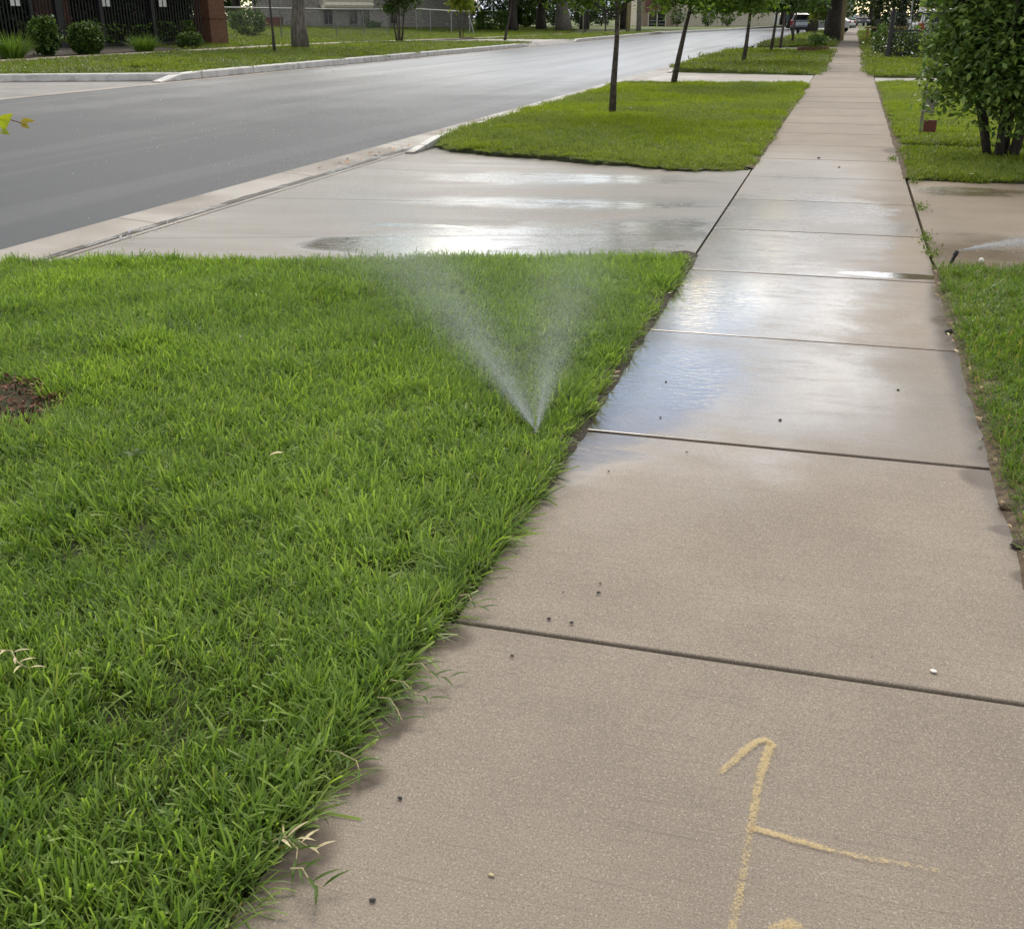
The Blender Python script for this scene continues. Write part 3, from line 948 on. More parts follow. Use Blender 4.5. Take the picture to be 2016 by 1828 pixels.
o['kind'] = 'structure'
if o.data.polygons[0].normal.z < 0:
    o.data.flip_normals()
# water running in the gutter
mb = MB()
rg_ = random.Random(9)
pts = []
yy = 5.5
while yy < 14.2:
    wd = 0.034 + 0.03 * rg_.random() + (0.02 if 8.9 < yy < 12 else 0) + (0.04 if 12.8 < yy < 13.6 else 0)
    pts.append((yy, wd))
    yy += 0.12
vs = []
for yy, wd in pts:
    vs += [(-5.46 - wd, yy, -0.1165), (-5.46 + wd * 0.55, yy, -0.1165)]
mb.add(vs, [(2 * i, 2 * i + 1, 2 * i + 3, 2 * i + 2) for i in range(len(pts) - 1)])
o = mb.build('gutter_water', M['gutter_water'])
o['kind'] = 'structure'

# ------------------------------------------------------------------ grass
LIB = []


def blade_mesh(name, n, rad, lmin, lmax, wmin, wmax, lean0, lean1, seed, segs=4, flat=0.5, out_bias=0.3):
    r_ = np.random.default_rng(seed)
    ang = r_.uniform(0, 2 * np.pi, n)
    rr = rad * np.sqrt(r_.uniform(0, 1, n))
    base = np.stack([rr * np.cos(ang), rr * np.sin(ang), np.zeros(n)], 1)
    L = r_.uniform(lmin, lmax, n)
    W = r_.uniform(wmin, wmax, n)
    az = np.where(r_.uniform(0, 1, n) < out_bias, ang, r_.uniform(0, 2 * np.pi, n))
    lean = np.radians(r_.uniform(lean0, lean1, n))
    bend = np.radians(r_.uniform(5, 55, n))
    fl = r_.uniform(0, 1, n) < flat
    tw = r_.uniform(-0.9, 0.9, n)
    V = np.zeros((n, (segs + 1) * 2, 3))
    H = np.zeros((n, (segs + 1) * 2))
    p = base.copy()
    for s in range(segs + 1):
        t = s / segs
        th = lean + bend * t
        d = np.stack([np.sin(th) * np.cos(az), np.sin(th) * np.sin(az), np.cos(th)], 1)
        if s:
            p = p + d * (L / segs)[:, None]
        side = np.stack([-np.sin(az + tw * t), np.cos(az + tw * t), np.zeros(n)], 1)
        prof = np.where(fl, 0.75 + 0.35 * np.sin(np.pi * min(t, 0.6) / 1.2) - 0.45 * max(0, t - 0.6), (0.8 + 0.3 * np.sin(np.pi * t * 0.7)) * (1 - t ** 2.2) + 0.02)
        hw = (W / 2 * prof)[:, None]
        V[:, 2 * s] = p - side * hw
        V[:, 2 * s + 1] = p + side * hw
        H[:, 2 * s:2 * s + 2] = t
    k = (segs + 1) * 2
    fb = np.array([(2 * s, 2 * s + 1, 2 * s + 3, 2 * s + 2) for s in range(segs)])
    Fc = (np.arange(n)[:, None, None] * k + fb[None]).reshape(-1, 4)
    rn = np.repeat(r_.uniform(0, 1, n), k)
    me = np_mesh(name, V.reshape(-1, 3), Fc, {'rnd': ('POINT', rn), 'h': ('POINT', H.ravel())})
    me.polygons.foreach_set('use_smooth', np.ones(len(Fc), bool))
    return me


def make_lib(name, m, nvar, **kw):
    c = bpy.data.collections.new(name)
    for i in range(nvar):
        me = blade_mesh(name, seed=kw.get('seed0', 0) + i, **{k_: v for k_, v in kw.items() if k_ != 'seed0'})
        me.materials.append(m)
        c.objects.link(bpy.data.objects.new(name, me))
    return c


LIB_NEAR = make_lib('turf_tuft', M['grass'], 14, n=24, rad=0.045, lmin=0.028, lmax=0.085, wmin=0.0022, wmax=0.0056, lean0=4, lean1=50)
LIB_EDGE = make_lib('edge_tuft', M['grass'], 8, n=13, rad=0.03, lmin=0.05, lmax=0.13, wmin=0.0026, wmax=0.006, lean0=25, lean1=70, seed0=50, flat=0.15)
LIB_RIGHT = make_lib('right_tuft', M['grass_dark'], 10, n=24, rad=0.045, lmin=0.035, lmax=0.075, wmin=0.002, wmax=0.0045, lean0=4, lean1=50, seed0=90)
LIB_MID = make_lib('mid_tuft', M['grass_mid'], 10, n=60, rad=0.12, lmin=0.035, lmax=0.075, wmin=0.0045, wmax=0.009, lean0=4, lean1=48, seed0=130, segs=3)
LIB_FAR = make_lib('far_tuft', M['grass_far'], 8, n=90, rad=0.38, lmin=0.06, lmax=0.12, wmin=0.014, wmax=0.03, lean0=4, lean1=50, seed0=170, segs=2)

ng = bpy.data.node_groups.new('scatter_tufts', 'GeometryNodeTree')
ng.interface.new_socket('Geometry', in_out='INPUT', socket_type='NodeSocketGeometry')
ng.interface.new_socket('Tufts', in_out='INPUT', socket_type='NodeSocketCollection')
ng.interface.new_socket('Geometry', in_out='OUTPUT', socket_type='NodeSocketGeometry')
gi = ng.nodes.new('NodeGroupInput')
go = ng.nodes.new('NodeGroupOutput')
ci = ng.nodes.new('GeometryNodeCollectionInfo')
ci.inputs['Separate Children'].default_value = True
ci.inputs['Reset Children'].default_value = True
ip = ng.nodes.new('GeometryNodeInstanceOnPoints')
ip.inputs['Pick Instance'].default_value = True
def nattr(nm, dt):
    a = ng.nodes.new('GeometryNodeInputNamedAttribute')
    a.data_type = dt
    a.inputs['Name'].default_value = nm
    return a
a_i, a_r, a_s = nattr('idx', 'INT'), nattr('rot', 'FLOAT_VECTOR'), nattr('scl', 'FLOAT')
er = ng.nodes.new('FunctionNodeEulerToRotation')
L_ = ng.links.new
L_(gi.outputs['Geometry'], ip.inputs['Points'])
L_(gi.outputs['Tufts'], ci.inputs['Collection'])
L_(ci.outputs[0], ip.inputs['Instance'])
L_(a_i.outputs['Attribute'], ip.inputs['Instance Index'])
L_(a_r.outputs['Attribute'], er.inputs[0])
L_(er.outputs[0], ip.inputs['Rotation'])
L_(a_s.outputs['Attribute'], ip.inputs['Scale'])
L_(ip.outputs[0], go.inputs['Geometry'])
TUFT_ID = [i for i in ng.interface.items_tree if i.name == 'Tufts'][0].identifier


def vnoise(x, y, seed):
    """smooth value noise, numpy"""
    r_ = np.random.default_rng(seed)
    T = r_.uniform(0, 1, (64, 64))
    xi, yi = np.floor(x).astype(int), np.floor(y).astype(int)
    fx, fy = x - xi, y - yi
    fx, fy = fx * fx * (3 - 2 * fx), fy * fy * (3 - 2 * fy)
    g = lambda a, b: T[a % 64, b % 64]
    return (g(xi, yi) * (1 - fx) + g(xi + 1, yi) * fx) * (1 - fy) + (g(xi, yi + 1) * (1 - fx) + g(xi + 1, yi + 1) * fx) * fy


def in_poly(x, y, poly):
    ins = np.zeros(len(x), bool)
    n = len(poly)
    for i in range(n):
        x1, y1 = poly[i]
        x2, y2 = poly[(i + 1) % n]
        c = ((y1 > y) != (y2 > y)) & (x < (x2 - x1) * (y - y1) / (y2 - y1 + 1e-12) + x1)
        ins ^= c
    return ins


def scatter(name, P, rot, scl, lib, label):
    n = len(P)
    me = bpy.data.meshes.new(name)
    me.vertices.add(n)
    me.vertices.foreach_set('co', np.ascontiguousarray(P, np.float32).ravel())
    a = me.attributes.new('rot', 'FLOAT_VECTOR', 'POINT')
    a.data.foreach_set('vector', np.ascontiguousarray(rot, np.float32).ravel())
    a = me.attributes.new('scl', 'FLOAT', 'POINT')
    a.data.foreach_set('value', np.ascontiguousarray(scl, np.float32))
    a = me.attributes.new('idx', 'INT', 'POINT')
    a.data.foreach_set('value', np.random.default_rng(n).integers(0, 1000, n).astype(np.int32))
    me.update()
    o = bpy.data.objects.new(name, me)
    COL.objects.link(o)
    md = o.modifiers.new('tufts', 'NODES')
    md.node_group = ng
    md[TUFT_ID] = lib
    tag(o, label, 'grass', kind='stuff')
    return o


def euler(tx, ty, spin):
    """tilt so that local z leans by (tx, ty), after a spin about z"""
    ang = np.sqrt(tx * tx + ty * ty) + 1e-9
    kx, ky = -ty / ang, tx / ang
    c, s = np.cos(ang), np.sin(ang)
    C = 1 - c
    Rt = np.zeros((len(tx), 3, 3))
    Rt[:, 0, 0] = c + kx * kx * C; Rt[:, 0, 1] = kx * ky * C; Rt[:, 0, 2] = ky * s
    Rt[:, 1, 0] = kx * ky * C; Rt[:, 1, 1] = c + ky * ky * C; Rt[:, 1, 2] = -kx * s
    Rt[:, 2, 0] = -ky * s; Rt[:, 2, 1] = kx * s; Rt[:, 2, 2] = c
    cs, sn = np.cos(spin), np.sin(spin)
    Rz = np.zeros_like(Rt)
    Rz[:, 0, 0] = cs; Rz[:, 0, 1] = -sn; Rz[:, 1, 0] = sn; Rz[:, 1, 1] = cs; Rz[:, 2, 2] = 1
    A = Rt @ Rz
    return np.stack([np.arctan2(A[:, 2, 1], A[:, 2, 2]), -np.arcsin(np.clip(A[:, 2, 0], -1, 1)), np.arctan2(A[:, 1, 0], A[:, 0, 0])], 1)


def lawn_points(poly, z, dens, seed, tilt=0.25, fscale=1.3, smin=0.8, smax=1.15, holes=(), zfun=None, svar=0.35):
    r_ = np.random.default_rng(seed)
    px, py = np.array([p[0] for p in poly]), np.array([p[1] for p in poly])
    A = (px.max() - px.min()) * (py.max() - py.min())
    n = int(A * dens)
    x = r_.uniform(px.min(), px.max(), n)
    y = r_.uniform(py.min(), py.max(), n)
    k = in_poly(x, y, poly)
    for hx, hy, hr in holes:
        k &= ((x - hx) ** 2 + (y - hy) ** 2) > (hr * (0.85 + 0.3 * vnoise(x * 9, y * 9, 3))) ** 2
    x, y = x[k], y[k]
    n = len(x)
    tx = (vnoise(x * fscale, y * fscale, seed + 1) - 0.5) * 2 * tilt * 1.6 + r_.normal(0, tilt * 0.5, n)
    ty = (vnoise(x * fscale, y * fscale, seed + 2) - 0.5) * 2 * tilt * 1.6 + r_.normal(0, tilt * 0.5, n)
    s = r_.uniform(smin, smax, n) * (1 - svar / 2 + svar * vnoise(x * 3.1, y * 3.1, seed + 3))
    zz = np.full(n, z) if zfun is None else np.array([zfun(a) for a in x])
    return np.stack([x, y, zz], 1), euler(tx, ty, r_.uniform(0, 6.283, n)), s


MULCH = (-3.34, 3.40, 0.42)
P, Ro, S = lawn_points([(AX + 0.0, 0.4), (AX, yl1(AX)), (-5.15, yl1(-5.15)), (-5.15, 0.4)], 0.008, 1050, 11, 0.32, 1.6, holes=[MULCH], svar=0.55)
lim = np.where(P[:, 1] < 3.7, AX, AX - 0.012 + 0.06 * (vnoise(P[:, 1] * 6, P[:, 1] * 0, 9) - 0.5)) - np.where(P[:, 1] < 2.42, 0.04, 0.0)
kk = P[:, 0] < lim
P, Ro, S = P[kk], Ro[kk], S[kk]
scatter('lawn_grass', P, Ro, S, LIB_NEAR, 'lush bright green grass of the near lawn left of the sidewalk')


def edge_points(x, y0, y1, z, dens, seed, dirx, diry=0.0, over=0.03, smin=0.7, smax=1.2, tl=0.5):
    r_ = np.random.default_rng(seed)
    n = int((y1 - y0) * dens)
    y = r_.uniform(y0, y1, n)
    xx = x - dirx * r_.uniform(0, 0.07, n) + dirx * over * (vnoise(y * 4, y * 0, seed) - 0.45)
    keep = vnoise(y * 5.0, y * 0 + 3, seed + 5) > 0.22
    y, xx = y[keep], xx[keep]
    n = len(y)
    tx = dirx * r_.uniform(0.1, tl * 2, n)
    ty = r_.normal(diry, 0.35, n)
    return np.stack([xx, y, np.full(n, z)], 1), euler(tx, ty, r_.uniform(0, 6.28, n)), r_.uniform(smin, smax, n)


P, Ro, S = edge_points(AX, 0.6, yl1(AX), 0.006, 75, 21, 1.0, -0.15)
P[P[:, 1] < 2.42, 0] -= 0.03
far_ = P[:, 1] > 3.7
P[far_, 0] -= 0.02 - 0.06 * (vnoise(P[far_, 1] * 5, P[far_, 1] * 0, 9) - 0.5)
kk = ~far_ | (np.random.default_rng(4).uniform(0, 1, len(P)) < 0.6)
P, Ro, S = P[kk], Ro[kk], S[kk]
scatter('edge_grass', P, Ro, S, LIB_EDGE, 'long sprawling grass overhanging the left sidewalk edge')
P, Ro, S = lawn_points([(BX + 0.02, 0.4), (3.2, 0.4), (3.2, 7.5), (BX + 0.02, 7.40)], 0.008, 700, 31, 0.25, 2.0)
scatter('lawn_grass', P, Ro, S, LIB_RIGHT, 'short darker grass right of the sidewalk in front of the driveway')
P, Ro, S = lawn_points([(p[0], p[1]) for p in LAWN2], 0.006, 300, 41, 0.25, 0.9)
fe = np.interp(-P[:, 0], [-q for q in _fx], _fy)
P[:, 2] -= 0.055 * np.clip((-P[:, 0] - 3.0) / 2.0, 0, 1) * np.clip(1 - (P[:, 1] - fe) / 0.8, 0, 1)
r_ = np.random.default_rng(66)
P[:, 1] -= np.where(P[:, 1] - fe < 0.10, r_.uniform(0, 0.09, len(P)), 0)
kk = P[:, 0] < AX - 0.03 - 0.06 * vnoise(P[:, 1] * 2, P[:, 1] * 0, 8)
P, Ro, S = P[kk], Ro[kk], S[kk]
# thinner, lower turf towards the apron edge
fe = np.interp(P[:, 0], [-5.12, -4.7, -3.73, -2.43, -1.55, AX], [14.1, 13.5, 13.0, 12.32, 11.9, 12.0])
S = S * np.clip(0.45 + (P[:, 1] - fe) / 0.5, 0.45, 1.0)
scatter('lawn_grass', P, Ro, S, LIB_MID, 'mown grass strip between driveway aprons around the two nearest street trees')
P, Ro, S = lawn_points(RL2[:1] + [(4.5, 11.7), (4.5, 14.4)] + RL2[3:], 0.018, 260, 42, 0.2, 0.9, 0.7, 1.0)
scatter('lawn_grass', P, Ro, S, LIB_MID, 'narrow grass bed below the large leafy shrub')
P, Ro, S = lawn_points(RL3[:1] + [(6, 14.8), (6, 28.6)] + RL3[3:], 0.033, 200, 43, 0.2, 0.8, 0.7, 1.0)
scatter('lawn_grass', P, Ro, S, LIB_MID, 'raised lawn behind the shrub with a cut soil edge')
for i, (pl, z, lb, dn) in enumerate(((LAWN3, 0.028, 'third grass strip with slim trees and a brick ring', 22), (LAWN4[:3] + [(-3.4, 120), (AX, 120)], 0.028, 'farthest grass strip around the thick tree trunk', 12),
                                     ([RL4[0], (7, 31.5), (7, 57), RL4[3]], 0.028, 'lawn in front of the black iron gate', 22), ([RL5[0], (8, 60), (8, 120), (BX, 120)], 0.028, 'far lawn in front of the dark hedge', 10))):
    P, Ro, S = lawn_points(pl, z, dn, 51 + i, 0.2, 0.5, 0.7, 1.0)
    scatter('lawn_grass', P, Ro, S, LIB_FAR, lb)
# verge and gardens across the street
fw = [(p.x, p.y) for p in far_walk]
verge = [(-17.7, 29.0), (-22, 26.6), (-40, 20.5)] + [(x + 0.05, y) for x, y in fw[1:-1]] + [(-17.6, 108)]
P, Ro, S = lawn_points(verge, 0.06, 9, 61, 0.2, 0.5, 0.7, 1.05, zfun=terrain)
kk = ~((P[:, 1] > 64.4) & (P[:, 1] < 73.6))
scatter('verge_grass', P[kk], Ro[kk], S[kk], LIB_FAR, 'green verge between far kerb and far sidewalk')
garden = [(x - 1.6, y) for x, y in fw[3:-1]] + [(-30, 130), (-75, 130), (-75, 70)]
P, Ro, S = lawn_points(garden, 0.06, 5, 62, 0.2, 0.4, 0.7, 1.2, zfun=terrain)
scatter('garden_grass', P, Ro, S, LIB_FAR, 'paler fenced garden lawn beyond the far sidewalk')

# ------------------------------------------------------------------ leaves and trees


def leaf_cloud(C, sz, seed, up=0.5, jit=None, aspect=0.55, droop=0.3):
    """diamond leaves folded on the midrib around points C (n,3); sz (n,) or scalar"""
    r_ = np.random.default_rng(seed)
    n = len(C)
    sz = np.broadcast_to(np.asarray(sz, float), (n,)) * r_.uniform(0.6, 1.25, n)
    az = r_.uniform(0, 2 * np.pi, n)
    el = r_.normal(-droop, 0.55, n)
    d = np.stack([np.cos(az) * np.cos(el), np.sin(az) * np.cos(el), np.sin(el)], 1)
    nn = r_.normal(0, 1, (n, 3))
    nn[:, 2] = np.abs(nn[:, 2]) + up * 2
    s = np.cross(d, nn)
    s /= np.linalg.norm(s, axis=1)[:, None] + 1e-9
    nrm = np.cross(s, d)
    h = sz[:, None]
    w_ = h * aspect * 0.5
    b = C - d * h * 0.5
    t = C + d * h * 0.5
    m1 = C - d * h * 0.05 + s * w_ + nrm * h * 0.10
    m2 = C - d * h * 0.05 - s * w_ + nrm * h * 0.10
    V = np.stack([b, m1, t, m2], 1).reshape(-1, 3)
    i = np.arange(n) * 4
    Fc = np.concatenate([np.stack([i, i + 1, i + 2], 1), np.stack([i, i + 2, i + 3], 1)])
    rn = r_.uniform(0, 1, n)
    return V, Fc, np.concatenate([rn, rn])


def leaf_obj(name, C, sz, m, parent, seed, **kw):
    V, Fc, rn = leaf_cloud(np.asarray(C, float), sz, seed, **kw)
    me = np_mesh(name, V, Fc, {'rnd': ('FACE', rn)})
    return link(name, me, m, parent)


def curve(a, b_, sag, n=6, wob=0.0, rr=None):
    a, b_ = Vector(a), Vector(b_)
    out_ = []
    for i in range(n):
        t = i / (n - 1)
        p = a.lerp(b_, t)
        p.z += sag * 4 * t * (1 - t)
        if wob and rr and 0 < i < n - 1:
            p += Vector((rr.uniform(-wob, wob), rr.uniform(-wob, wob), 0))
        out_.append(p)
    return out_


def tree(name, label, loc, H, r0, fork, cc, cr, nlimb, nleaf, lsz, bm, lm, seed, group=None, lean=(0, 0), sig=0.25, stems=1, cat='tree',
         zmin=None, spread=0.08, limb_r=0.45, extra=None, xmin=None):
    """H trunk height, fork where limbs start, cc crown centre offset, cr crown radii"""
    rr = random.Random(seed)
    rn = np.random.default_rng(seed)
    root = thing(name, label, cat, loc, 0, group)
    tb = MB()
    starts = []
    for s in range(stems):
        if stems == 1:
            b0 = Vector((0, 0, -0.05))
            top = Vector((lean[0], lean[1], H))
        else:
            a = 6.283 * s / stems + rr.uniform(-0.3, 0.3)
            b0 = Vector((math.cos(a) * spread, math.sin(a) * spread, -0.05))
            top = Vector((lean[0] + math.cos(a) * cr[0] * rr.uniform(0.25, 0.6), lean[1] + math.sin(a) * cr[1] * rr.uniform(0.25, 0.6), H * rr.uniform(0.75, 1.1)))
        pts = curve(b0, top, 0, 8, r0 * 0.35, rr)
        k_ = 1.0 if stems == 1 else rr.uniform(0.55, 1.0)
        rad = [r0 * k_ * (1.35 if i == 0 else 1.08 if i == 1 else 1 - 0.09 * i) for i in range(8)]
        tb.tube(pts, rad, 10)
        starts.append((pts, rad))
    cen = []
    for i in range(nlimb):
        pts, rad = starts[i % stems]
        t = min(0.98, (fork / H) + (1 - fork / H) * (i / max(1, nlimb - 1)) ** 0.9)
        fi = t * 7
        i0 = min(6, int(fi))
        p0 = pts[i0].lerp(pts[i0 + 1], fi - i0)
        th, ph = rr.uniform(0, 6.283), math.acos(rr.uniform(-0.75 if stems == 1 else -0.95, 0.95))
        q = rr.uniform(0.7, 1.0)
        p1 = Vector((cc[0] + cr[0] * q * math.sin(ph) * math.cos(th), cc[1] + cr[1] * q * math.sin(ph) * math.sin(th), cc[2] + cr[2] * q * math.cos(ph)))
        if zmin is not None:
            p1.z = max(p1.z, zmin)
        if xmin is not None:
            p1.x = max(p1.x, xmin + 0.12)
        r1 = rad[i0] * limb_r
        lp = curve(p0, p1, 0.12 * (p1 - p0).length, 6, 0.04 * (p1 - p0).length, rr)
        tb.tube(lp, [r1, r1 * 0.8, r1 * 0.6, r1 * 0.45, r1 * 0.3, r1 * 0.12], 6)
        for j in (2, 3, 4, 5):
            cen.append(lp[j])
        for _ in range(3):
            j = rr.randint(2, 4)
            g_ = 0.3 if stems == 1 else 0.13
            e = lp[j] + Vector((rr.gauss(0, cr[0] * g_), rr.gauss(0, cr[1] * g_), rr.gauss(0.05, cr[2] * g_ * 0.8)))
            tb.tube(curve(lp[j], e, 0.03, 4), [r1 * 0.35, r1 * 0.28, r1 * 0.2, r1 * 0.06], 5)
            cen += [lp[j].lerp(e, 0.6), e]
    for e in (extra or []):
        pts, rad = starts[0]
        fi = min(0.95, e[0]) * 7
        i0 = int(fi)
        p0 = pts[i0].lerp(pts[i0 + 1], fi - i0)
        lp = curve(p0, e[1], e[2], 7, 0.02, rr)
        r1 = e[3]
        tb.tube(lp, [r1, r1 * 0.9, r1 * 0.75, r1 * 0.6, r1 * 0.45, r1 * 0.3, r1 * 0.15], 6)
        cen += lp[2:] * 4
        for j in range(3, 7):
            e2 = lp[j] + Vector((rr.gauss(0, 0.2), rr.gauss(0, 0.2), rr.gauss(0.05, 0.12)))
            tb.tube([lp[j], e2], [r1 * 0.3, r1 * 0.1], 5)
            cen += [e2] * 4
    tb.build('trunk', bm, root, smooth_=True)
    cen = np.array([tuple(c) for c in cen])
    idx = rn.integers(0, len(cen), nleaf)
    wgt = rn.uniform(0.5, 1.3, len(cen))[idx]
    C = cen[idx] + rn.normal(0, 1, (nleaf, 3)) * (sig * wgt)[:, None] * np.array([1, 1, 0.7])
    if zmin is not None:
        C = C[C[:, 2] > zmin - 0.15]
    if xmin is not None:
        C = C[C[:, 0] > xmin - 0.12 + 0.3 * vnoise(C[:, 2] * 5 + 30, C[:, 1] * 5 + 30, 5)]
    leaf_obj('crown', C, lsz, lm, root, seed + 1)
    return root


# street trees on the near side
GT = 'young street trees on the near strips'
b0 = at(1205, 226, 0.03)
tree('street_tree', 'nearest slim street tree, straight dark trunk on the grass strip', (b0.x, b0.y, 0.03), 4.0, 0.046, 1.5, (0, 0, 2.9), (1.6, 1.6, 1.6), 22, 11000, 0.095,
     M['bark_young'], M['leaf_young'], 101, GT, lean=(0.05, 0.15), sig=0.17, zmin=1.62,
     limb_r=0.6, extra=[(0.36, (-1.45, 0.3, 2.0), 0.1, 0.02), (0.44, (-0.75, -0.4, 2.05), 0.05, 0.018), (0.42, (0.45, 0.1, 2.15), 0.05, 0.018)])
b1 = at(1325, 166, 0.03)
tree('street_tree', 'leaning street tree at the far edge of the grass strip, second nearest', (b1.x, b1.y, 0.03), 4.2, 0.056, 1.5, (0.6, 0.2, 3.0), (1.8, 1.8, 1.8), 24, 12000, 0.11,
     M['bark_young'], M['leaf_young'], 102, GT, lean=(0.75, 0.2), sig=0.2, zmin=1.38,
     limb_r=0.6, extra=[(0.36, (1.5, 0.0, 1.7), 0.15, 0.022), (0.40, (1.0, -0.8, 1.75), 0.1, 0.018), (0.40, (-0.2, -0.6, 1.9), 0.1, 0.016), (0.45, (2.0, 0.2, 1.85), 0.2, 0.02)])
for i, (px, py, hh, lx, lb) in enumerate(((1463, 125, 4.6, 0.3, 'slim street tree on the front of the third grass strip'), (1517, 104, 4.8, 0.35, 'slim street tree near the back of the third grass strip'),
                                          (1536, 93, 4.8, 0.3, 'thin tree standing before the pale third apron'), (1560, 84, 5.0, 0.2, 'thin distant tree just left of the silver vehicle'))):
    b_ = at(px, py, 0.03)
    tree('street_tree', lb, (b_.x, b_.y, 0.03), hh, 0.06, 1.6, (0.3, 0, 3.0 if i < 2 else 3.4), ((2.1, 2.1, 1.7) if i < 2 else (1.3, 1.3, 1.5)), 30, 11000 if i < 2 else 5000, 0.17, M['bark_young'],
         M['leaf_mid'], 110 + i, GT, lean=(lx, 0.1), sig=0.3 if i < 2 else 0.22, zmin=1.72 if i < 2 else 2.1, extra=[] if i > 1 else [(0.38, (lx - 1.6, 0.2, 1.75), 0.1, 0.02), (0.4, (lx + 1.5, -0.3, 1.75), 0.1, 0.02), (0.42, (lx - 0.7, -0.8, 1.8), 0.1, 0.02), (0.42, (lx + 0.6, 0.6, 1.8), 0.1, 0.02)])
# thick old tree by the sidewalk
b_ = at(1636, 81, 0.03)
tree('large_tree', 'thick dark trunked old tree beside the far sidewalk', (b_.x, b_.y, 0.03), 9, 0.42, 2.6, (-0.5, 0, 7.2), (7.5, 7.5, 5.6), 30, 22000, 0.42, M['bark_dark'], M['leaf_dark'], 130,
     lean=(0.2, 0), sig=0.8, zmin=2.3)
b_ = at(1603, 72, 0.03)
tree('sapling', 'bright yellow green sapling in front of the silver vehicle', (b_.x, b_.y, 0.03), 2.2, 0.06, 0.7, (0, 0, 2.0), (0.95, 0.95, 1.6), 12, 3000, 0.17, M['bark_young'], M['leaf_yellow'], 131, sig=0.2)
b_ = at(1622, 72, 0.03)
tree('sapling', 'dull green sapling beside the thick old trunk', (b_.x, b_.y, 0.03), 1.8, 0.05, 0.6, (0, 0, 1.5), (0.6, 0.6, 1.2), 8, 1400, 0.17, M['bark_young'], M['leaf_mid'], 132, sig=0.2)
# big leafy shrub on the right
tree('large_shrub', 'large leafy multi-stemmed shrub at right beside the driveway', (1.72, 13.62, 0.02), 2.8, 0.047, 0.5, (0.58, 0.1, 1.85), (1.45, 1.4, 1.65), 170, 60000, 0.09, M['bark_dark'], M['leaf_bush'], 140,
     stems=7, sig=0.16, cat='shrub', zmin=0.40, spread=0.13, limb_r=0.3,
     xmin=-1.0, extra=[(0.5, (-0.95, -0.2, 1.15), 0.1, 0.016), (0.45, (-0.75, 0.1, 0.62), 0.15, 0.014), (0.4, (-0.45, -0.35, 0.60), 0.1, 0.014), (0.55, (-1.02, 0.0, 1.6), 0.1, 0.016), (0.5, (-0.7, -0.4, 0.95), 0.1, 0.014), (0.4, (0.35, -0.5, 0.7), 0.1, 0.014)])
# tree over the near lawn, out of frame but for one twig and its mulch ring
tw_root = thing('young_tree', 'young tree in the mulch ring, only a leafy twig showing at left', 'tree', (-3.72, 3.62, 0.02))
mb = MB()
mb.tube(curve((0, 0, -0.02), (0.03, 0.02, 2.6), 0, 7, 0.012, random.Random(3)), [0.032, 0.028, 0.026, 0.024, 0.02, 0.016, 0.01], 9)
mb.build('trunk', M['bark_young'], tw_root, smooth_=True)


def on_ray(px, py, y):
    d = ray(px, py)
    return CAM + d * (y / d.y)


def big_leaf(mbx, base, tip, nrm, wid):
    base, tip = Vector(base), Vector(tip)
    d = tip - base
    s = d.cross(Vector(nrm)).normalized()
    n_ = s.cross(d).normalized()
    rows = []
    for i in range(7):
        t = i / 6
        ww = wid * math.sin(math.pi * min(1, t ** 0.8 * 0.98 + 0.02)) * 0.5
        c_ = base + d * t + n_ * (0.08 * d.length * math.sin(math.pi * t))
        rows.append((c_ - s * ww + n_ * ww * 0.35, c_, c_ + s * ww + n_ * ww * 0.35))
    vs = [p for r_ in rows for p in r_]
    fs = []
    for i in range(6):
        for j in range(2):
            fs.append((i * 3 + j, i * 3 + j + 1, i * 3 + 4 + j, i * 3 + 3 + j))
    mbx.add(vs, fs)


org = Vector((-3.72, 3.62, 0.02))
tp = on_ray(44, 243, 3.72) - org
t0 = Vector((0.012, 0.01, 1.25))
mb = MB()
mb.tube([t0, t0.lerp(tp, 0.5) + Vector((0, 0, 0.02)), tp], [0.006, 0.004, 0.002], 6)
mb.build('twig', M['twig_red'], tw_root)
L1 = MB()
a_ = on_ray(3, 254, 3.72) - org
big_leaf(L1, a_, on_ray(26, 223, 3.70) - org, (0.2, -1, 0.25), 0.05)
big_leaf(L1, on_ray(2, 258, 3.72) - org, on_ray(20, 266, 3.68) - org, (0, -0.7, 0.6), 0.028)
o = L1.build('leaf', leaf_mat('leaf_lime', (0.36, 0.40, 0.03), (0.36, 0.40, 0.03), 0.45), tw_root, smooth_=True)
L1 = MB()
big_leaf(L1, on_ray(40, 243, 3.72) - org, on_ray(70, 238, 3.70) - org, (0.1, -1, 0.5), 0.026)
big_leaf(L1, on_ray(42, 243, 3.72) - org, on_ray(60, 254, 3.69) - org, (0.1, -0.9, 0.5), 0.022)
o = L1.build('leaf', leaf_mat('leaf_bronze', (0.42, 0.33, 0.05), (0.34, 0.2, 0.05)), tw_root, smooth_=True)
rn = np.random.default_rng(77)
Cc = rn.normal(0, 1, (1400, 3)) * np.array([0.3, 0.35, 0.35]) + np.array([-0.15, -0.1, 2.35])
leaf_obj('crown', Cc[Cc[:, 2] > 1.9], 0.07, M['leaf_yellow'], tw_root, 78)

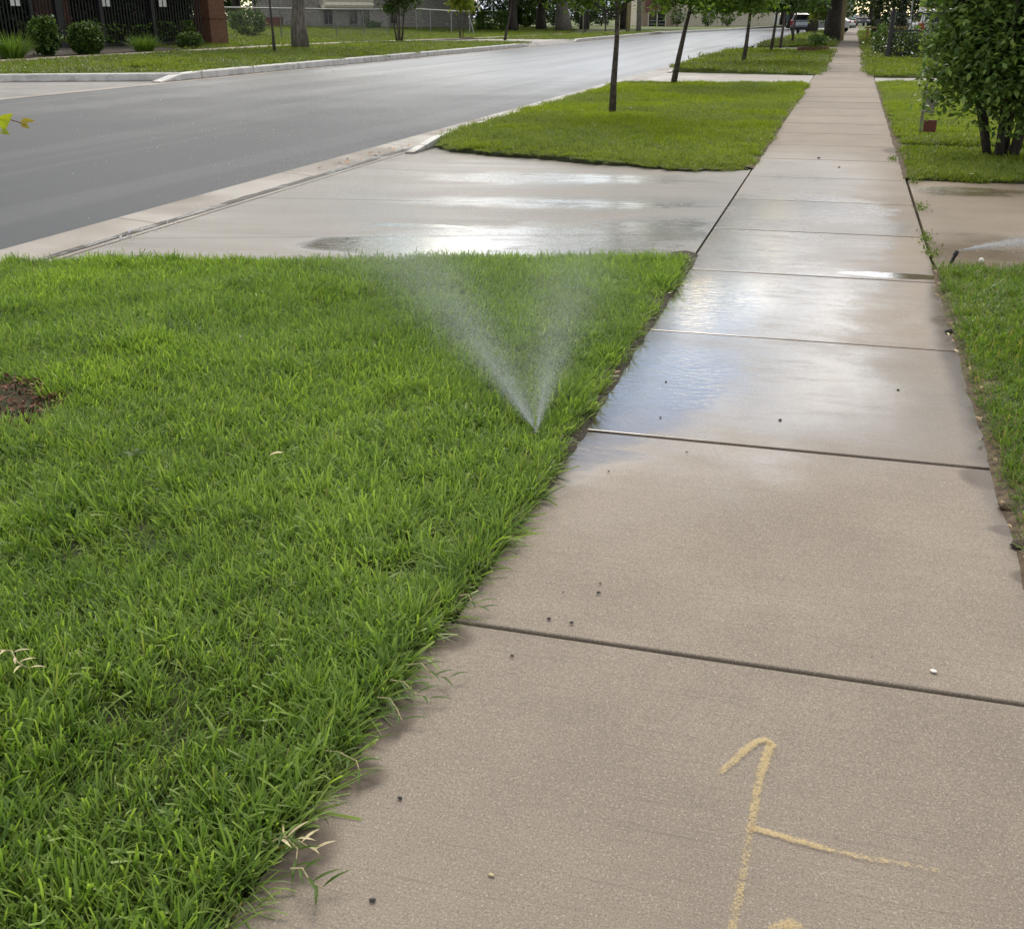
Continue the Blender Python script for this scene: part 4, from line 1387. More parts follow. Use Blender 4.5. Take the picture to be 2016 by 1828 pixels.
# mulch chips round it
r_ = np.random.default_rng(5)
n = 1500
a = r_.uniform(0, 6.283, n)
q = MULCH[2] * 1.05 * np.sqrt(r_.uniform(0, 1, n))
C = np.stack([MULCH[0] + q * np.cos(a), MULCH[1] + q * np.sin(a), 0.018 + r_.uniform(0, 0.03, n) + 0.02 * (1 - q / MULCH[2])], 1)
V, Fc, rnv = leaf_cloud(C, r_.uniform(0.015, 0.05, n), 6, up=1.0, aspect=0.35, droop=0.0)
me = np_mesh('mulch', V, Fc, {'rnd': ('FACE', rnv)})
o = link('mulch', me, M['mulch'])
tag(o, 'reddish brown wood mulch ring in the near lawn', 'mulch', kind='stuff')

# ------------------------------------------------------------------ shrubs, hedges, plants
def shrub(name, label, loc, rx, ry, h, n, sz, lm, seed, group=None, cat='shrub', stem=True, zlow=0.05):
    root = thing(name, label, cat, loc, 0, group)
    r_ = np.random.default_rng(seed)
    d = r_.normal(0, 1, (n, 3))
    d /= np.linalg.norm(d, axis=1)[:, None]
    lump = 0.70 + 0.50 * vnoise(d[:, 0] * 4 + 20, d[:, 1] * 4 + d[:, 2] * 3.7 + 20, seed)
    rad = r_.uniform(0.35, 1, n) ** 0.4 * lump * np.where(r_.uniform(0, 1, n) < 0.08, r_.uniform(1.0, 1.3, n), 1.0)
    sz = sz * r_.uniform(0.6, 1.35, n)
    keep_ = d[:, 2] * rad * h / 2 + h / 2 > zlow
    sz = sz[keep_]
    C = d * rad[:, None] * np.array([rx, ry, h / 2]) + np.array([0, 0, h / 2])
    C = C[C[:, 2] > zlow]
    leaf_obj('foliage', C, sz, lm, root, seed + 1)
    if stem:
        mb = MB()
        rr = random.Random(seed)
        for _ in range(5):
            mb.tube(curve((rr.uniform(-.08, .08), rr.uniform(-.08, .08), -0.03), (rr.uniform(-.5, .5) * rx, rr.uniform(-.5, .5) * ry, h * rr.uniform(.5, .75)), 0, 4), [0.03, 0.025, 0.018, 0.008], 5)
        mb.build('stems', M['bark_dark'], root)
    return root


def ornamental(name, label, loc, rad, h, n, seed, group=None):
    r_ = np.random.default_rng(seed)
    me = blade_mesh(name, n, rad * 0.35, h * 0.9, h * 1.5, 0.02, 0.035, 8, 38, seed, segs=5, flat=0.0, out_bias=0.85)
    root = thing(name, label, 'plant', loc, 0, group)
    link('blades', me, M['leaf_orn'], root)
    return root


def hedge(name, label, loc, rz, L, D, h, n, sz, lm, seed, cat='hedge', group=None):
    root = thing(name, label, cat, loc, rz, group)
    r_ = np.random.default_rng(seed)
    C = r_.uniform(-0.5, 0.5, (n, 3))
    ax = r_.integers(0, 3, n)
    sg = np.sign(r_.uniform(-1, 1, n))
    shell = r_.uniform(0, 1, n) < 0.75
    for k_ in range(3):
        s_ = shell & (ax == k_)
        C[s_, k_] = 0.5 * sg[s_] * r_.uniform(0.88, 1.02, s_.sum())
    C = C * np.array([L, D, h]) + np.array([0, 0, h / 2])
    C += (vnoise(C[:, 0] * 1.1 + 9, C[:, 2] * 1.1 + C[:, 1] + 9, seed)[:, None] - 0.5) * 0.3
    leaf_obj('foliage', C, sz, lm, root, seed + 1)
    k_ = min(8, max(2, int(L / 1.5)))
    for i in range(k_):
        mb = MB()
        x = -L / 2 + L * (i + 0.5) / k_
        mb.tube([(x, 0, -0.05), (x + 0.1, 0.03, h * 0.8)], [0.05, 0.02], 5)
        mb.build('stem', M['bark_dark'], root)
    return root


def conifer(name, label, loc, rad, h, n, sz, lm, seed, group=None):
    root = thing(name, label, 'tree', loc, 0, group)
    r_ = np.random.default_rng(seed)
    t = r_.uniform(0, 1, n) ** 0.8
    a = r_.uniform(0, 6.283, n)
    q = rad * (1 - t * 0.85) * r_.uniform(0.5, 1, n) ** 0.5 * (0.8 + 0.4 * vnoise(a * 2, t * 9, seed))
    C = np.stack([q * np.cos(a), q * np.sin(a), 0.15 + t * h], 1)
    leaf_obj('crown', C, sz, lm, root, seed + 1)
    mb = MB()
    mb.tube([(0, 0, -0.1), (0, 0, h * 0.9)], [rad * 0.12, rad * 0.02], 8)
    mb.build('trunk', M['bark_dark'], root)
    return root


# bed along the black fence
GS = 'planting in the bed before the black fence'
bed = [gp(-160, 133), gp(0, 124), gp(200, 112.5), gp(430, 99)]
back = [gp(-160, 112), gp(0, 104), gp(200, 98), gp(430, 90)]
mb = MB()
n = len(bed)
mb.add([(p.x - 1.5, p.y, terrain(p.x - 1.5) + 0.04) for p in bed] + [(p.x - 1.0, p.y, terrain(p.x - 1) + 0.06) for p in back],
       [(i, i + 1, n + i + 1, n + i) for i in range(n - 1)])
o = mb.build('planting_bed', M['soil'])
o['kind'] = 'structure'


def scale_at(p):
    return (p - CAM).dot(FWD) / F_PX      # metres per photo pixel


def put(px, py):
    p = gp(px, py)
    return p, scale_at(p)


p, s = put(25, 118)
ornamental('ornamental_grass', 'arching bright green ornamental grass clump at far left before the black fence', p, 60 * s, 44 * s, 420, 201, GS)
p, s = put(94, 112)
shrub('shrub', 'upright rounded green shrub left of the thick black fence post', p, 27 * s, 27 * s, 74 * s, 3800, 0.16, M['leaf_mid'], 202, GS)
p, s = put(168, 110)
shrub('shrub', 'broad two-lobed dark green shrub right of the thick black fence post', p, 30 * s, 26 * s, 62 * s, 3300, 0.16, M['leaf_mid'], 203, GS)
p, s = put(190, 109)
shrub('shrub', 'second lobe shrub crowding the right side of the broad dark shrub', p, 18 * s, 20 * s, 60 * s, 1500, 0.16, M['leaf_mid'], 204, GS)
p, s = put(285, 104)
ornamental('ornamental_grass', 'low spilling ornamental grass clump in the middle of the fence bed', p, 48 * s, 30 * s, 360, 205, GS)
p, s = put(375, 97)
shrub('shrub', 'low dark shrub at the foot of the brick pillar', p, 26 * s, 24 * s, 32 * s, 1300, 0.15, M['leaf_mid'], 206, GS)
p, s = put(160, 107)
yf = thing('yellow_flower', 'small yellow flower clump at the foot of the thick fence post', 'flower', p, 0)
r_ = np.random.default_rng(8)
leaf_obj('blossoms', r_.normal(0, 1, (40, 3)) * np.array([0.1, 0.1, 0.07]) + np.array([0, 0, 0.25]), 0.11, M['yellow_flower'], yf, 9)
leaf_obj('leaves', r_.normal(0, 1, (60, 3)) * np.array([0.15, 0.15, 0.08]) + np.array([0, 0, 0.12]), 0.12, M['leaf_mid'], yf, 10)

# ------------------------------------------------------------------ black iron fence, brick pillars
fA, fB = gp(-170, 99.5), gp(402, 91)
fd = (fB - fA)
fd.z = 0
FL = fd.length
fd.normalize()
frz = math.atan2(fd.y, fd.x)
fz = min(terrain(fA.x), terrain(fB.x)) - 0.1
fen = thing('iron_fence', 'tall black iron picket fence behind the shrubs at far left', 'fence', (fA.x, fA.y, fz), frz)
FH = 4.2
mb = MB()
x = 0.09
while x < FL - 0.05:
    mb.box((x, 0, FH / 2 + 0.12), (0.05, 0.05, FH))
    x += 0.175
mb.build('pickets', M['black_iron'], fen)
for zz in (0.3, 2.3, 4.0):
    mb = MB()
    mb.box((FL / 2, -0.06, zz), (FL, 0.05, 0.09))
    mb.build('rail', M['black_iron'], fen)


def fence_x(px):
    """distance along the fence of a photo column"""
    best, bx = 1e9, 0
    for i in range(400):
        q = fA + fd * (FL * i / 399)
        q = Vector((q.x, q.y, 1.2))
        v = q - CAM
        u = IW / 2 + F_PX * v.dot(RIGHT) / v.dot(FWD)
        if abs(u - px) < best:
            best, bx = abs(u - px), FL * i / 399
    return bx


for px, wd in ((62, 0.16), (115, 0.34), (198, 0.2), (300, 0.2), (-60, 0.2)):
    mb = MB()
    mb.box((fence_x(px), -0.10, FH / 2 + 0.1), (wd, 0.12 + wd * 0.3, FH + 0.3))
    mb.build('post', M['black_iron'], fen, bevel=0.01)
for px, lb in ((34, 'white narrow notice plate on the black fence, leftmost of three'), (210, 'white narrow notice plate on the black fence above the broad shrub'),
               (322, 'white narrow notice plate on the black fence nearest the brick pillar')):
    x = fence_x(px)
    q = fA + fd * x
    pl = thing('notice_plate', lb, 'sign', (q.x, q.y, fz), frz, 'white plates hung on the black fence')
    for sx in (-0.13, 0.13):
        mb = MB()
        mb.box((sx, -0.11, 2.72), (0.19, 0.02, 1.6))
        mb.build('panel', M['white_paint'], pl)
    mb = MB()
    mb.box((0, -0.092, 3.0), (0.5, 0.015, 0.06))
    mb.build('bracket', M['black_iron'], pl)


def pillar(label, p, w_, h, rz, group):
    root = thing('brick_pillar', label, 'pillar', p, rz, group)
    mb = MB()
    mb.box((0, 0, 0.55), (w_ + 0.08, w_ + 0.08, 1.4))
    mb.build('base', M['brick'], root, bevel=0.01)
    mb = MB()
    mb.box((0, 0, 1.3), (w_ + 0.16, w_ + 0.16, 0.1))
    mb.build('band', M['brick'], root, bevel=0.01)
    mb = MB()
    mb.box((0, 0, 1.35 + h / 2), (w_, w_, h))
    mb.build('shaft', M['brick'], root, bevel=0.01)
    mb = MB()
    mb.box((0, 0, 1.4 + h), (w_ + 0.25, w_ + 0.25, 0.14))
    mb.build('cap', M['kerb'], root, bevel=0.02)
    return root


p, s = put(418, 88)
pillar('brown red brick pillar at the right end of the black fence', p, 42 * s, 3.4, frz, 'brick pillars of the fence')
q = fA + fd * fence_x(140)
bk = Vector((-fd.y, fd.x, 0))
if bk.x > 0:
    bk = -bk
q = q + bk * 1.2
pillar('brick pillar standing behind the black pickets', (q.x, q.y, terrain(q.x) - 0.1), 1.05, 3.4, frz, 'brick pillars of the fence')
# wall behind the fence, and dark planting added to fill the shade there
for i in range(7):
    q = fA + fd * (FL * (i + 0.4) / 7) + bk * (4.5 + 0.8 * (i % 2))
    conifer('evergreen', 'dense dark evergreen added to fill the shade behind the black iron fence', (q.x, q.y, terrain(q.x) - 0.05), 1.9, 9.5, 4200, 0.34, M['leaf_dark'], 300 + i, 'added evergreens behind the black fence')
q = fA + fd * (FL * 0.5) + bk * 2.6
hedge('hedge', 'tall very dark hedge added to fill the shade directly behind the black iron fence', (q.x, q.y, terrain(q.x) - 0.05), frz, FL + 2, 1.6, 6.5, 34000, 0.42, M['leaf_dark'], 340)
q = fA + fd * (FL * 0.5) + bk * 7.5
wl = thing('brick_house', 'dark brick building behind the evergreens and black fence', 'building', (q.x, q.y, 0), frz)
mb = MB()
mb.box((0, 3, 3.2), (FL + 8, 6, 6.4))
mb.build('wall', M['brick'], wl)
mb = MB()
hw = (FL + 8) / 2 + 0.4
mb.add([(-hw, -0.5, 6.4), (hw, -0.5, 6.4), (hw, 6.5, 6.4), (-hw, 6.5, 6.4), (-hw, 3, 8.6), (hw, 3, 8.6)],
       [(0, 1, 5, 4), (2, 3, 4, 5), (0, 4, 3), (1, 2, 5), (3, 2, 1, 0)])
mb.build('roof', M['roof'], wl)
p, s = put(250, 95.5)
ls = hedge('ground_hedge', 'low row of bright green plants seen through the black fence', (p.x + bk.x * 0.8, p.y + bk.y * .8, terrain(p.x) + 0.3), frz, 9.5, 0.7, 0.75, 1600, 0.16, M['leaf_orn'], 330, 'plant')

# ------------------------------------------------------------------ chain-link fences
def chain_fence(label, pts, h, mpost, mrail, group, rail=True):
    root = thing('chain_link_fence', label, 'fence', pts[0], 0, group)
    o0 = Vector(pts[0])
    P = [Vector(p) - o0 for p in pts]
    for p in P:
        mb = MB()
        mb.tube([(p.x, p.y, p.z - 0.1), (p.x, p.y, p.z + h + 0.04)], 0.045, 8)
        mb.build('post', mpost, root)
    for a, b_ in zip(P[:-1], P[1:]):
        mb = MB()
        mb.tube([(a.x, a.y, a.z + h), (b_.x, b_.y, b_.z + h)], 0.045, 6)
        mb.build('rail', mrail, root)
        mb = MB()
        L = (b_ - a).length
        k_ = int(L / 0.22)
        cells = int(h / 0.22)
        for i in range(-cells, k_ + 1):
            for sg in (1, -1):
                x0, z0 = i * 0.22, (0.0 if sg > 0 else h)
                x1, z1 = x0 + h, (h if sg > 0 else 0.0)
                if x0 < 0:
                    z0 += sg * (-x0); x0 = 0
                if x1 > L:
                    z1 -= sg * (x1 - L); x1 = L
                if x1 <= x0:
                    continue
                A = a.lerp(b_, x0 / L)
                B = a.lerp(b_, x1 / L)
                mb.tube([(A.x, A.y, A.z + z0), (B.x, B.y, B.z + z1)], 0.0045, 3, cap=False)
        mb.build('wire_mesh', M['dull_steel'], root)
    return root


GF = 'chain-link fences across the street'
chain_fence('long dull chain-link fence from the brick pillar along the garden', [gp(446, 81), gp(555, 78), gp(663, 74.5), gp(717, 71), gp(764, 68)], 1.75, M['dull_steel'], M['dull_steel'], GF)
chain_fence('short chain-link run with pale posts between the two young garden trees', [gp(820, 61), gp(848, 62.5), gp(889, 66), gp(925, 67.5)], 1.75, M['galv'], M['white_paint'], GF)
p, s = put(934, 70)
lp = thing('leaning_post', 'short pale post leaning left of the far hedge', 'post', p)
mb = MB()
mb.tube([(0, 0, -0.1), (-0.25, 0, 0.9), (-0.42, 0, 1.35)], 0.05, 7)
mb.build('shaft', M['galv'], lp)
mb = MB()
mb.lathe([(0.0, 1.42), (0.055, 1.39), (0.055, 1.33)], (-0.42, 0, 0), 8)
mb.build('cap', M['white_paint'], lp)

# trees across the street
GA = 'trees on the far verge'
p, s = put(592, 97)
tree('verge_tree', 'stout grey barked trunk on the far verge', p, 8, 14 * s, 4.2, (0.3, 0, 8.0), (5.0, 5.0, 3.8), 20, 9000, 0.34, M['bark_grey'], M['leaf_mid'], 401, GA, sig=0.7, zmin=4.0, lean=(-0.1, 0))
p, s = put(541, 106)
tree('verge_tree', 'thin dark straight trunk left of the stout grey trunk', p, 4.4, 0.055, 2.6, (-0.3, 0, 4.4), (1.5, 1.5, 1.5), 10, 2200, 0.18, M['bark_dark'], M['leaf_mid'], 402, GA, sig=0.3, zmin=2.9, lean=(-0.10, 0.0))
p, s = put(786, 85)
tree('verge_tree', 'multi-stemmed young tree with green leaves in a mulched circle', p, 3.0, 0.06, 1.3, (0, 0, 2.9), (1.7, 1.7, 1.5), 16, 3600, 0.2, M['bark_young'], M['leaf_mid'], 403, GA, sig=0.28, zmin=1.6, stems=4, spread=0.14)
p, s = put(908, 77)
tree('verge_tree', 'small yellowing young tree by the pale fence posts', p, 2.4, 0.05, 1.5, (0.1, 0, 2.75), (1.05, 1.05, 1.3), 14, 3000, 0.22, M['bark_young'], M['leaf_yellow'], 404, GA, sig=0.25, zmin=1.5, stems=3, spread=0.1)
p, s = put(994, 80)
tree('verge_tree', 'thin dark trunk leaning right on the far verge', p, 3.8, 0.07, 2.6, (0.6, 0, 4.2), (1.6, 1.6, 1.4), 10, 2200, 0.22, M['bark_dark'], M['leaf_mid'], 405, GA, sig=0.3, zmin=2.8, lean=(0.75, 0))
for px, py, rr_ in ((775, 86, 0.9), (920, 77.5, 0.7)):
    p, s = put(px, py)
    mb = MB()
    mb.lathe([(0.0, 0.12), (rr_ * 0.5, 0.11), (rr_, 0.03), (rr_ * 1.05, -0.05)], (p.x, p.y, p.z), 14)
    o = mb.build('mulch_mound', M['soil_red'])
    tag(o, 'dark mulch mound under the multi-stemmed young tree' if px < 800 else 'dark mulch mound under the small yellowing tree', 'mulch', 'mulch mounds on the far verge')
p, s = put(1110, 62)
tree('garden_tree', 'broad brown trunk on the far lawn beside dark shrubs', p, 9, 13.5 * s, 4.5, (0, 0, 9), (5.5, 5.5, 4), 20, 8000, 0.42, M['bark_grey'], M['leaf_mid'], 410, 'large trees of the far gardens', sig=0.8, zmin=2.9)
p, s = put(1066, 60)
tree('garden_tree', 'very dark low-crowned tree left of the broad brown trunk', p, 8, 9 * s, 2.2, (0, 0, 5.5), (4.2, 4.2, 4.2), 24, 11000, 0.4, M['bark_dark'], M['leaf_dark'], 411, 'large trees of the far gardens', sig=0.6, zmin=1.5)
p, s = put(490, 72)
shrub('shrub', 'loose grey green shrub behind the chain-link fence near the brick pillar', p, 40 * s, 30 * s, 52 * s, 1300, 0.22, M['leaf_mid'], 420)
p, s = put(505, 55)
tree('garden_tree', 'bright green tree rising behind the chain-link fence', p, 3.4, 0.09, 1.6, (0, 0, 3.6), (2.0, 2.0, 1.7), 12, 3000, 0.22, M['bark_dark'], M['leaf_young'], 421, 'large trees of the far gardens', sig=0.35, zmin=1.9)
p, s = put(455, 50)
conifer('evergreen', 'dark evergreen beside the brick pillar', (p.x - 3, p.y + 2, p.z), 3.2, 10, 9000, 0.42, M['leaf_dark'], 422)
p, s = put(972, 61)
hedge('hedge', 'clipped bright green hedge on the far lawn', (p.x, p.y, p.z), -0.15, 60 * s, 1.6, 35 * s, 3600, 0.22, M['leaf_hedge'], 430)
p, s = put(952, 61)
shrub('shrub', 'low leafy plants at the foot of the clipped hedge', p, 22 * s, 18 * s, 15 * s, 700, 0.2, M['leaf_mid'], 431)
for i, (px, py, h, lb) in enumerate(((1000, 54, 5.0, 'dark shrub mass behind the clipped hedge'), (1035, 55, 3.0, 'dark rounded shrub between hedge and low-crowned tree'), (1090, 53, 5.5, 'dark shrub between the two large trunks'), (1150, 53, 4.0, 'dark shrub right of the broad brown trunk'),
                                     (1185, 51, 5.0, 'dark shrub behind the nearest street tree'), (945, 50, 6.0, 'dark shrub at the corner of the grey stone house'))):
    p, s = put(px, py)
    shrub('shrub', lb, p, 30 * s, 2.5, h, 2600, 0.34, M['leaf_dark'] if i != 1 else M['leaf_mid'], 440 + i, 'dark shrubs in the far gardens')
p, s = put(735, 57)
shrub('shrub', 'small green plant at the foot of the grey stone wall', p, 14 * s, 1.0, 14 * s, 400, 0.22, M['leaf_hedge'], 450)

# posts on the far verge
def round_post(name, label, px, py, r0_, h, m, group=None, lean=(0, 0)):
    p, s = put(px, py)
    root = thing(name, label, 'post', p, 0, group)
    mb = MB()
    mb.tube([(0, 0, -0.1), (lean[0] / 2, lean[1] / 2, h / 2), (lean[0], lean[1], h)], [r0_ * 1.05, r0_, r0_ * 0.9], 10)
    mb.build('shaft', m, root, smooth_=True)
    mb = MB()
    mb.tube([(lean[0], lean[1], h), (lean[0], lean[1], h + 0.03)], [r0_ * 1.0, r0_ * 0.5], 10)
    mb.build('cap', M['dull_steel'], root)
    return root


round_post('utility_pole', 'dark grey wooden utility pole before the cream building', 1257, 64, 0.22, 9, M['wood_pole'], 'utility poles across the street')
round_post('utility_pole', 'pale weathered utility pole left of the dark grey pole', 1236, 63, 0.2, 9, M['wood_pale'], 'utility poles across the street', lean=(0.2, 0))
round_post('sign_post', 'thin grey metal post on the far verge', 1148, 68, 0.055, 4.0, M['galv'])
p, s = put(1172, 64)
sf = thing('garden_sign', 'dark two-legged sign frame on the far lawn', 'sign', p)
for sx in (-0.95, 0.95):
    mb = MB()
    mb.box((sx, 0, 1.2), (0.1, 0.1, 2.6))
    mb.build('leg', M['trim'], sf)
mb = MB()
mb.box((0, -0.06, 2.15), (2.2, 0.04, 0.14))
mb.build('crossbar', M['trim'], sf)
p, s = put(1655, 76)
round_post('utility_pole', 'pale wooden pole touching the thick old trunk', 1656, 77, 0.14, 7, M['wood_pale'], 'utility poles by the sidewalk')

# ------------------------------------------------------------------ buildings
def window(root, c, w_, h, m_frame, face='y', depth=0.05):
    f = MB()
    t = 0.08
    f.box((c[0], c[1] - depth * 0.5, c[2] + h / 2 + t / 2), (w_ + 2 * t, depth, t))
    f.box((c[0], c[1] - depth * 0.5, c[2] - h / 2 - t / 2), (w_ + 2 * t, depth * 1.6, t))
    f.box((c[0] - w_ / 2 - t / 2, c[1] - depth * 0.5, c[2]), (t, depth, h))
    f.box((c[0] + w_ / 2 + t / 2, c[1] - depth * 0.5, c[2]), (t, depth, h))
    f.box((c[0], c[1] - depth * 0.4, c[2]), (0.05, depth * 0.6, h))
    fo = f.build('window', m_frame, root)
    g = MB()
    g.box((c[0], c[1] - 0.008, c[2]), (w_, 0.012, h))
    g.build('pane', M['dark_glass'], fo)


# grey stone house with cream siding
pl_, pr_ = gp(630, 55), gp(880, 57)
hd = pr_ - pl_
hd.z = 0
HL = hd.length
hrz = math.atan2(hd.y, hd.x)
hs = thing('stone_house', 'grey stone house with an overhanging cream siding storey', 'house', (pl_.x, pl_.y, pl_.z - 0.2), hrz)
s = scale_at(pl_)
SH = 44 * s
mb = MB()
mb.box((HL * 0.62, 4, SH / 2 + 2.4), (HL * 1.24, 8, SH + 5.2))
mb.build('wall', M['stone'], hs)
mb = MB()
x0 = 70 * s
for k_ in range(5):
    mb.tube([(3 * s, -0.35, SH + 0.1 + k_ * 0.42), (HL * 0.36, -0.35, SH + 0.1 + k_ * 0.42)], 0.30, 8)
mb.box((HL * 0.18 + 1.5 * s, 0.1, SH + 2.0), (HL * 0.36 - 3 * s, 0.9, 3.8))
mb.build('siding', M['cream_lite'], hs)
for fx in (0.06, 0.24, 0.33, 0.55):
    window(hs, (HL * fx, -0.002, SH * 0.55), 22 * s, 26 * s, M['dull_steel'])
mb = MB()
mb.add([(-0.6, -1, SH + 5), (HL * 1.24 + 0.6, -1, SH + 5), (HL * 1.24 + .6, 9, SH + 5), (-0.6, 9, SH + 5), (-.6, 4, SH + 8), (HL * 1.24 + .6, 4, SH + 8)],
       [(0, 1, 5, 4), (2, 3, 4, 5), (0, 4, 3), (1, 2, 5), (3, 2, 1, 0)])
rf = mb.build('roof', M['roof'], hs)
mb = MB()
mb.box((HL * 0.8, 4.5, SH + 8.2), (0.9, 0.9, 2))
mb.build('chimney', M['brick'], rf)
rp = thing('red_crate', 'small red crate against the grey stone wall', 'crate', gp(540, 54))
mb = MB()
mb.box((0, 0, 0.35), (1.3, 0.8, 0.7))
mb.build('body', M['sign_red'], rp, bevel=0.03)
mb = MB()
mb.box((0, 0, 0.74), (1.4, 0.9, 0.08))
mb.build('lid', M['maroon'], rp, bevel=0.02)

# cream building with maroon entrance bay
pa, pb_ = gp(1262, 52), gp(1520, 51)
hd = pb_ - pa
hd.z = 0
CL = hd.length
crz = math.atan2(hd.y, hd.x)
s = scale_at(pa)
cb = thing('cream_building', 'cream two storey building with a maroon entrance bay and glass doors', 'building', (pa.x, pa.y, pa.z - 0.3), crz)
mb = MB()
mb.box((CL * 0.5, 6.0, 4.2), (CL * 1.02, 12, 8.6))
mb.build('wall', M['cream'], cb)
mb = MB()
mb.box((CL * 0.12, -0.3, 2.0), (64 * s, 0.8, 4.2))
mb.build('entrance_bay', M['tan_wall'], cb)
mb = MB()
mb.box((CL * 0.12 - 3 * s, -0.62, 31 * s + 1.6), (45 * s, 0.5, 3.2))
mb.build('maroon_panel', M['maroon'], cb)
for sx in (-8.5, 8.5):
    mb = MB()
    mb.box((CL * 0.12 + (sx - 2) * s, -0.73, 15.5 * s), (15 * s, 0.06, 31 * s))
    dr = mb.build('door', M['dark_glass'], cb)
    mb = MB()
    for k_ in (2, 8, 14):
        mb.box((CL * 0.12 + (sx - 2) * s, -0.775, k_ * s), (13 * s, 0.02, 1.2 * s))
    mb.build('push_bar', M['galv'], dr)
mb = MB()
for sx in (-17.5, -0.2, 17):
    mb.box((CL * 0.12 + (sx - 2) * s, -0.74, 15.5 * s), (2 * s, 0.09, 31.5 * s))
mb.build('door_frame', M['cream_lite'], cb)
for fx in (0.42, 0.55, 0.75, 0.88):
    window(cb, (CL * fx, -0.003, 5.2), 1.8, 1.5, M['cream_lite'])
mb = MB()
mb.box((CL * 0.5, 6, 8.7), (CL * 1.04, 12.6, 0.35))
mb.build('roof', M['roof'], cb)
for i, (px, lb) in enumerate(((1335, 'small shrub against the cream wall nearest the entrance'), (1395, 'shrub against the cream wall behind the leaning street tree'), (1433, 'upright shrub against the cream wall left of the third street tree'))):
    p, s2 = put(px, 52.5)
    shrub('shrub', lb, (p.x, p.y - 1.2, p.z), 1.0, 0.8, 2.2, 700, 0.24, M['leaf_mid'], 460 + i, 'shrubs against the cream wall')


def house(label, px, py, wpx, wall_h, m_wall, m_roof, seed, dist_z=0.0, cat='house'):
    p = at(px, py, -0.0)
    if p.y > 400 or p.y < 0:
        p = CAM + ray(px, py) * 260
    s_ = scale_at(p)
    root = thing('house', label, cat, (p.x, p.y, 0), 0, 'houses at the end of the street')
    L = wpx * s_
    mb = MB()
    mb.box((0, 4, wall_h / 2), (L, 8, wall_h))
    mb.build('wall', m_wall, root)
    mb = MB()
    mb.add([(-L / 2 - .4, -.5, wall_h), (L / 2 + .4, -.5, wall_h), (L / 2 + .4, 8.5, wall_h), (-L / 2 - .4, 8.5, wall_h), (0, -.5, wall_h + L * 0.32), (0, 8.5, wall_h + L * .32)],
           [(0, 4, 5, 3), (1, 2, 5, 4), (0, 1, 4), (2, 3, 5), (3, 2, 1, 0)])
    mb.build('roof', m_roof, root)
    for fx in (-0.28, 0.28):
        window(root, (L * fx, -0.003, wall_h * 0.62), L * 0.14, wall_h * 0.3, M['white_paint'])
    mb = MB()
    mb.box((0, -0.03, 1.05), (1.0, 0.06, 2.1))
    d_ = mb.build('door', M['maroon'], root)
    mb = MB()
    mb.lathe([(0.0, -0.03), (0.04, 0), (0.0, 0.03)], (0.38, -0.09, 1.0), 8)
    mb.build('handle', M['galv'], d_)
    return root


house('white gabled house far down the street behind the slim trees', 1503, 47.5, 50, 5.5, M['white_wall'], M['roof'], 1)
house('slate blue house far down the street behind the silver vehicle', 1568, 46.5, 46, 6.0, M['blue_wall'], M['roof'], 2)
house('white house with a red awning roof behind the yellow green sapling', 1622, 46, 40, 4.2, M['white_wall'], M['red_roof'], 3)
house('pale grey house at the far end of the sidewalk', 1660, 44, 30, 5.0, M['white_wall'], M['roof'], 4)

# backdrop trees
GB = 'large trees closing the view'
bt = [(1400, 47, 2.6, 'leaf_mid', 'broad green tree over the cream building'), (1455, 46, 2.4, 'leaf_dark', 'dark tree between cream building and white house'), (1540, 45.5, 3.0, 'leaf_dark', 'dark tree overhanging the far street'),
      (1230, 46, 3.0, 'leaf_dark', 'dark tree left of the cream building'), (1150, 46, 2.5, 'leaf_mid', 'tree behind the dark shrubs of the far lawn'), (1010, 47, 2.5, 'leaf_dark', 'dark tree behind the clipped hedge'),
      (830, 46, 3.0, 'leaf_mid', 'tree behind the grey stone house'), (620, 47, 3.0, 'leaf_dark', 'dark tree behind the chain-link garden'), (470, 47, 1.6, 'leaf_dark', 'dark tree behind the brick pillar')]
for i, (px, py, zm, lm_, lb) in enumerate(bt):
    p = CAM + ray(px, 60) * (170 if px > 1300 else 125 if px > 1100 else 105)
    p.z = terrain(p.x) if p.x < -18 else 0
    tree('backdrop_tree', lb, p, 8, 0.45, 2.5, (0, 0, 8.0), (6.5, 6.5, 5.6), 20, 5200, 0.75, M['bark_dark'], M[lm_], 500 + i, GB, sig=1.1, zmin=zm)
for i, (x, y, r_0, lm_, lb) in enumerate(((6.0, 88, 5.0, 'leaf_dark', 'very dark tree on the right over the wooden bench'), (4.2, 112, 4.0, 'leaf_dark', 'dark tree farther along the right of the sidewalk'), (8.5, 66, 4.5, 'leaf_dark', 'dark tree behind the white vehicle'),
                                          (-7.5, 150, 5.5, 'leaf_dark', 'dark tree arching over the end of the street'), (2.5, 185, 4.5, 'leaf_mid', 'tree at the far end of the sidewalk'), (-3.5, 108, 4.0, 'leaf_dark', 'dark tree behind the thick old trunk'), (11, 50, 4.2, 'leaf_mid', 'tree hidden behind the large right shrub'))):
    tree('backdrop_tree', lb, (x, y, 0.02), 8, 0.4, 2.0, (0, 0, 7.0), (r_0, r_0, 5.2), 20, 6000, 0.55, M['bark_dark'], M[lm_], 520 + i, GB, sig=0.9, zmin=2.6 if x < 2 and y > 100 else 1.2)
hedge('hedge', 'tall dark hedge right of the far sidewalk behind the bench', (4.3, 84, 0.02), 0.0, 6.0, 2.0, 3.0, 4200, 0.3, M['leaf_dark'], 540)

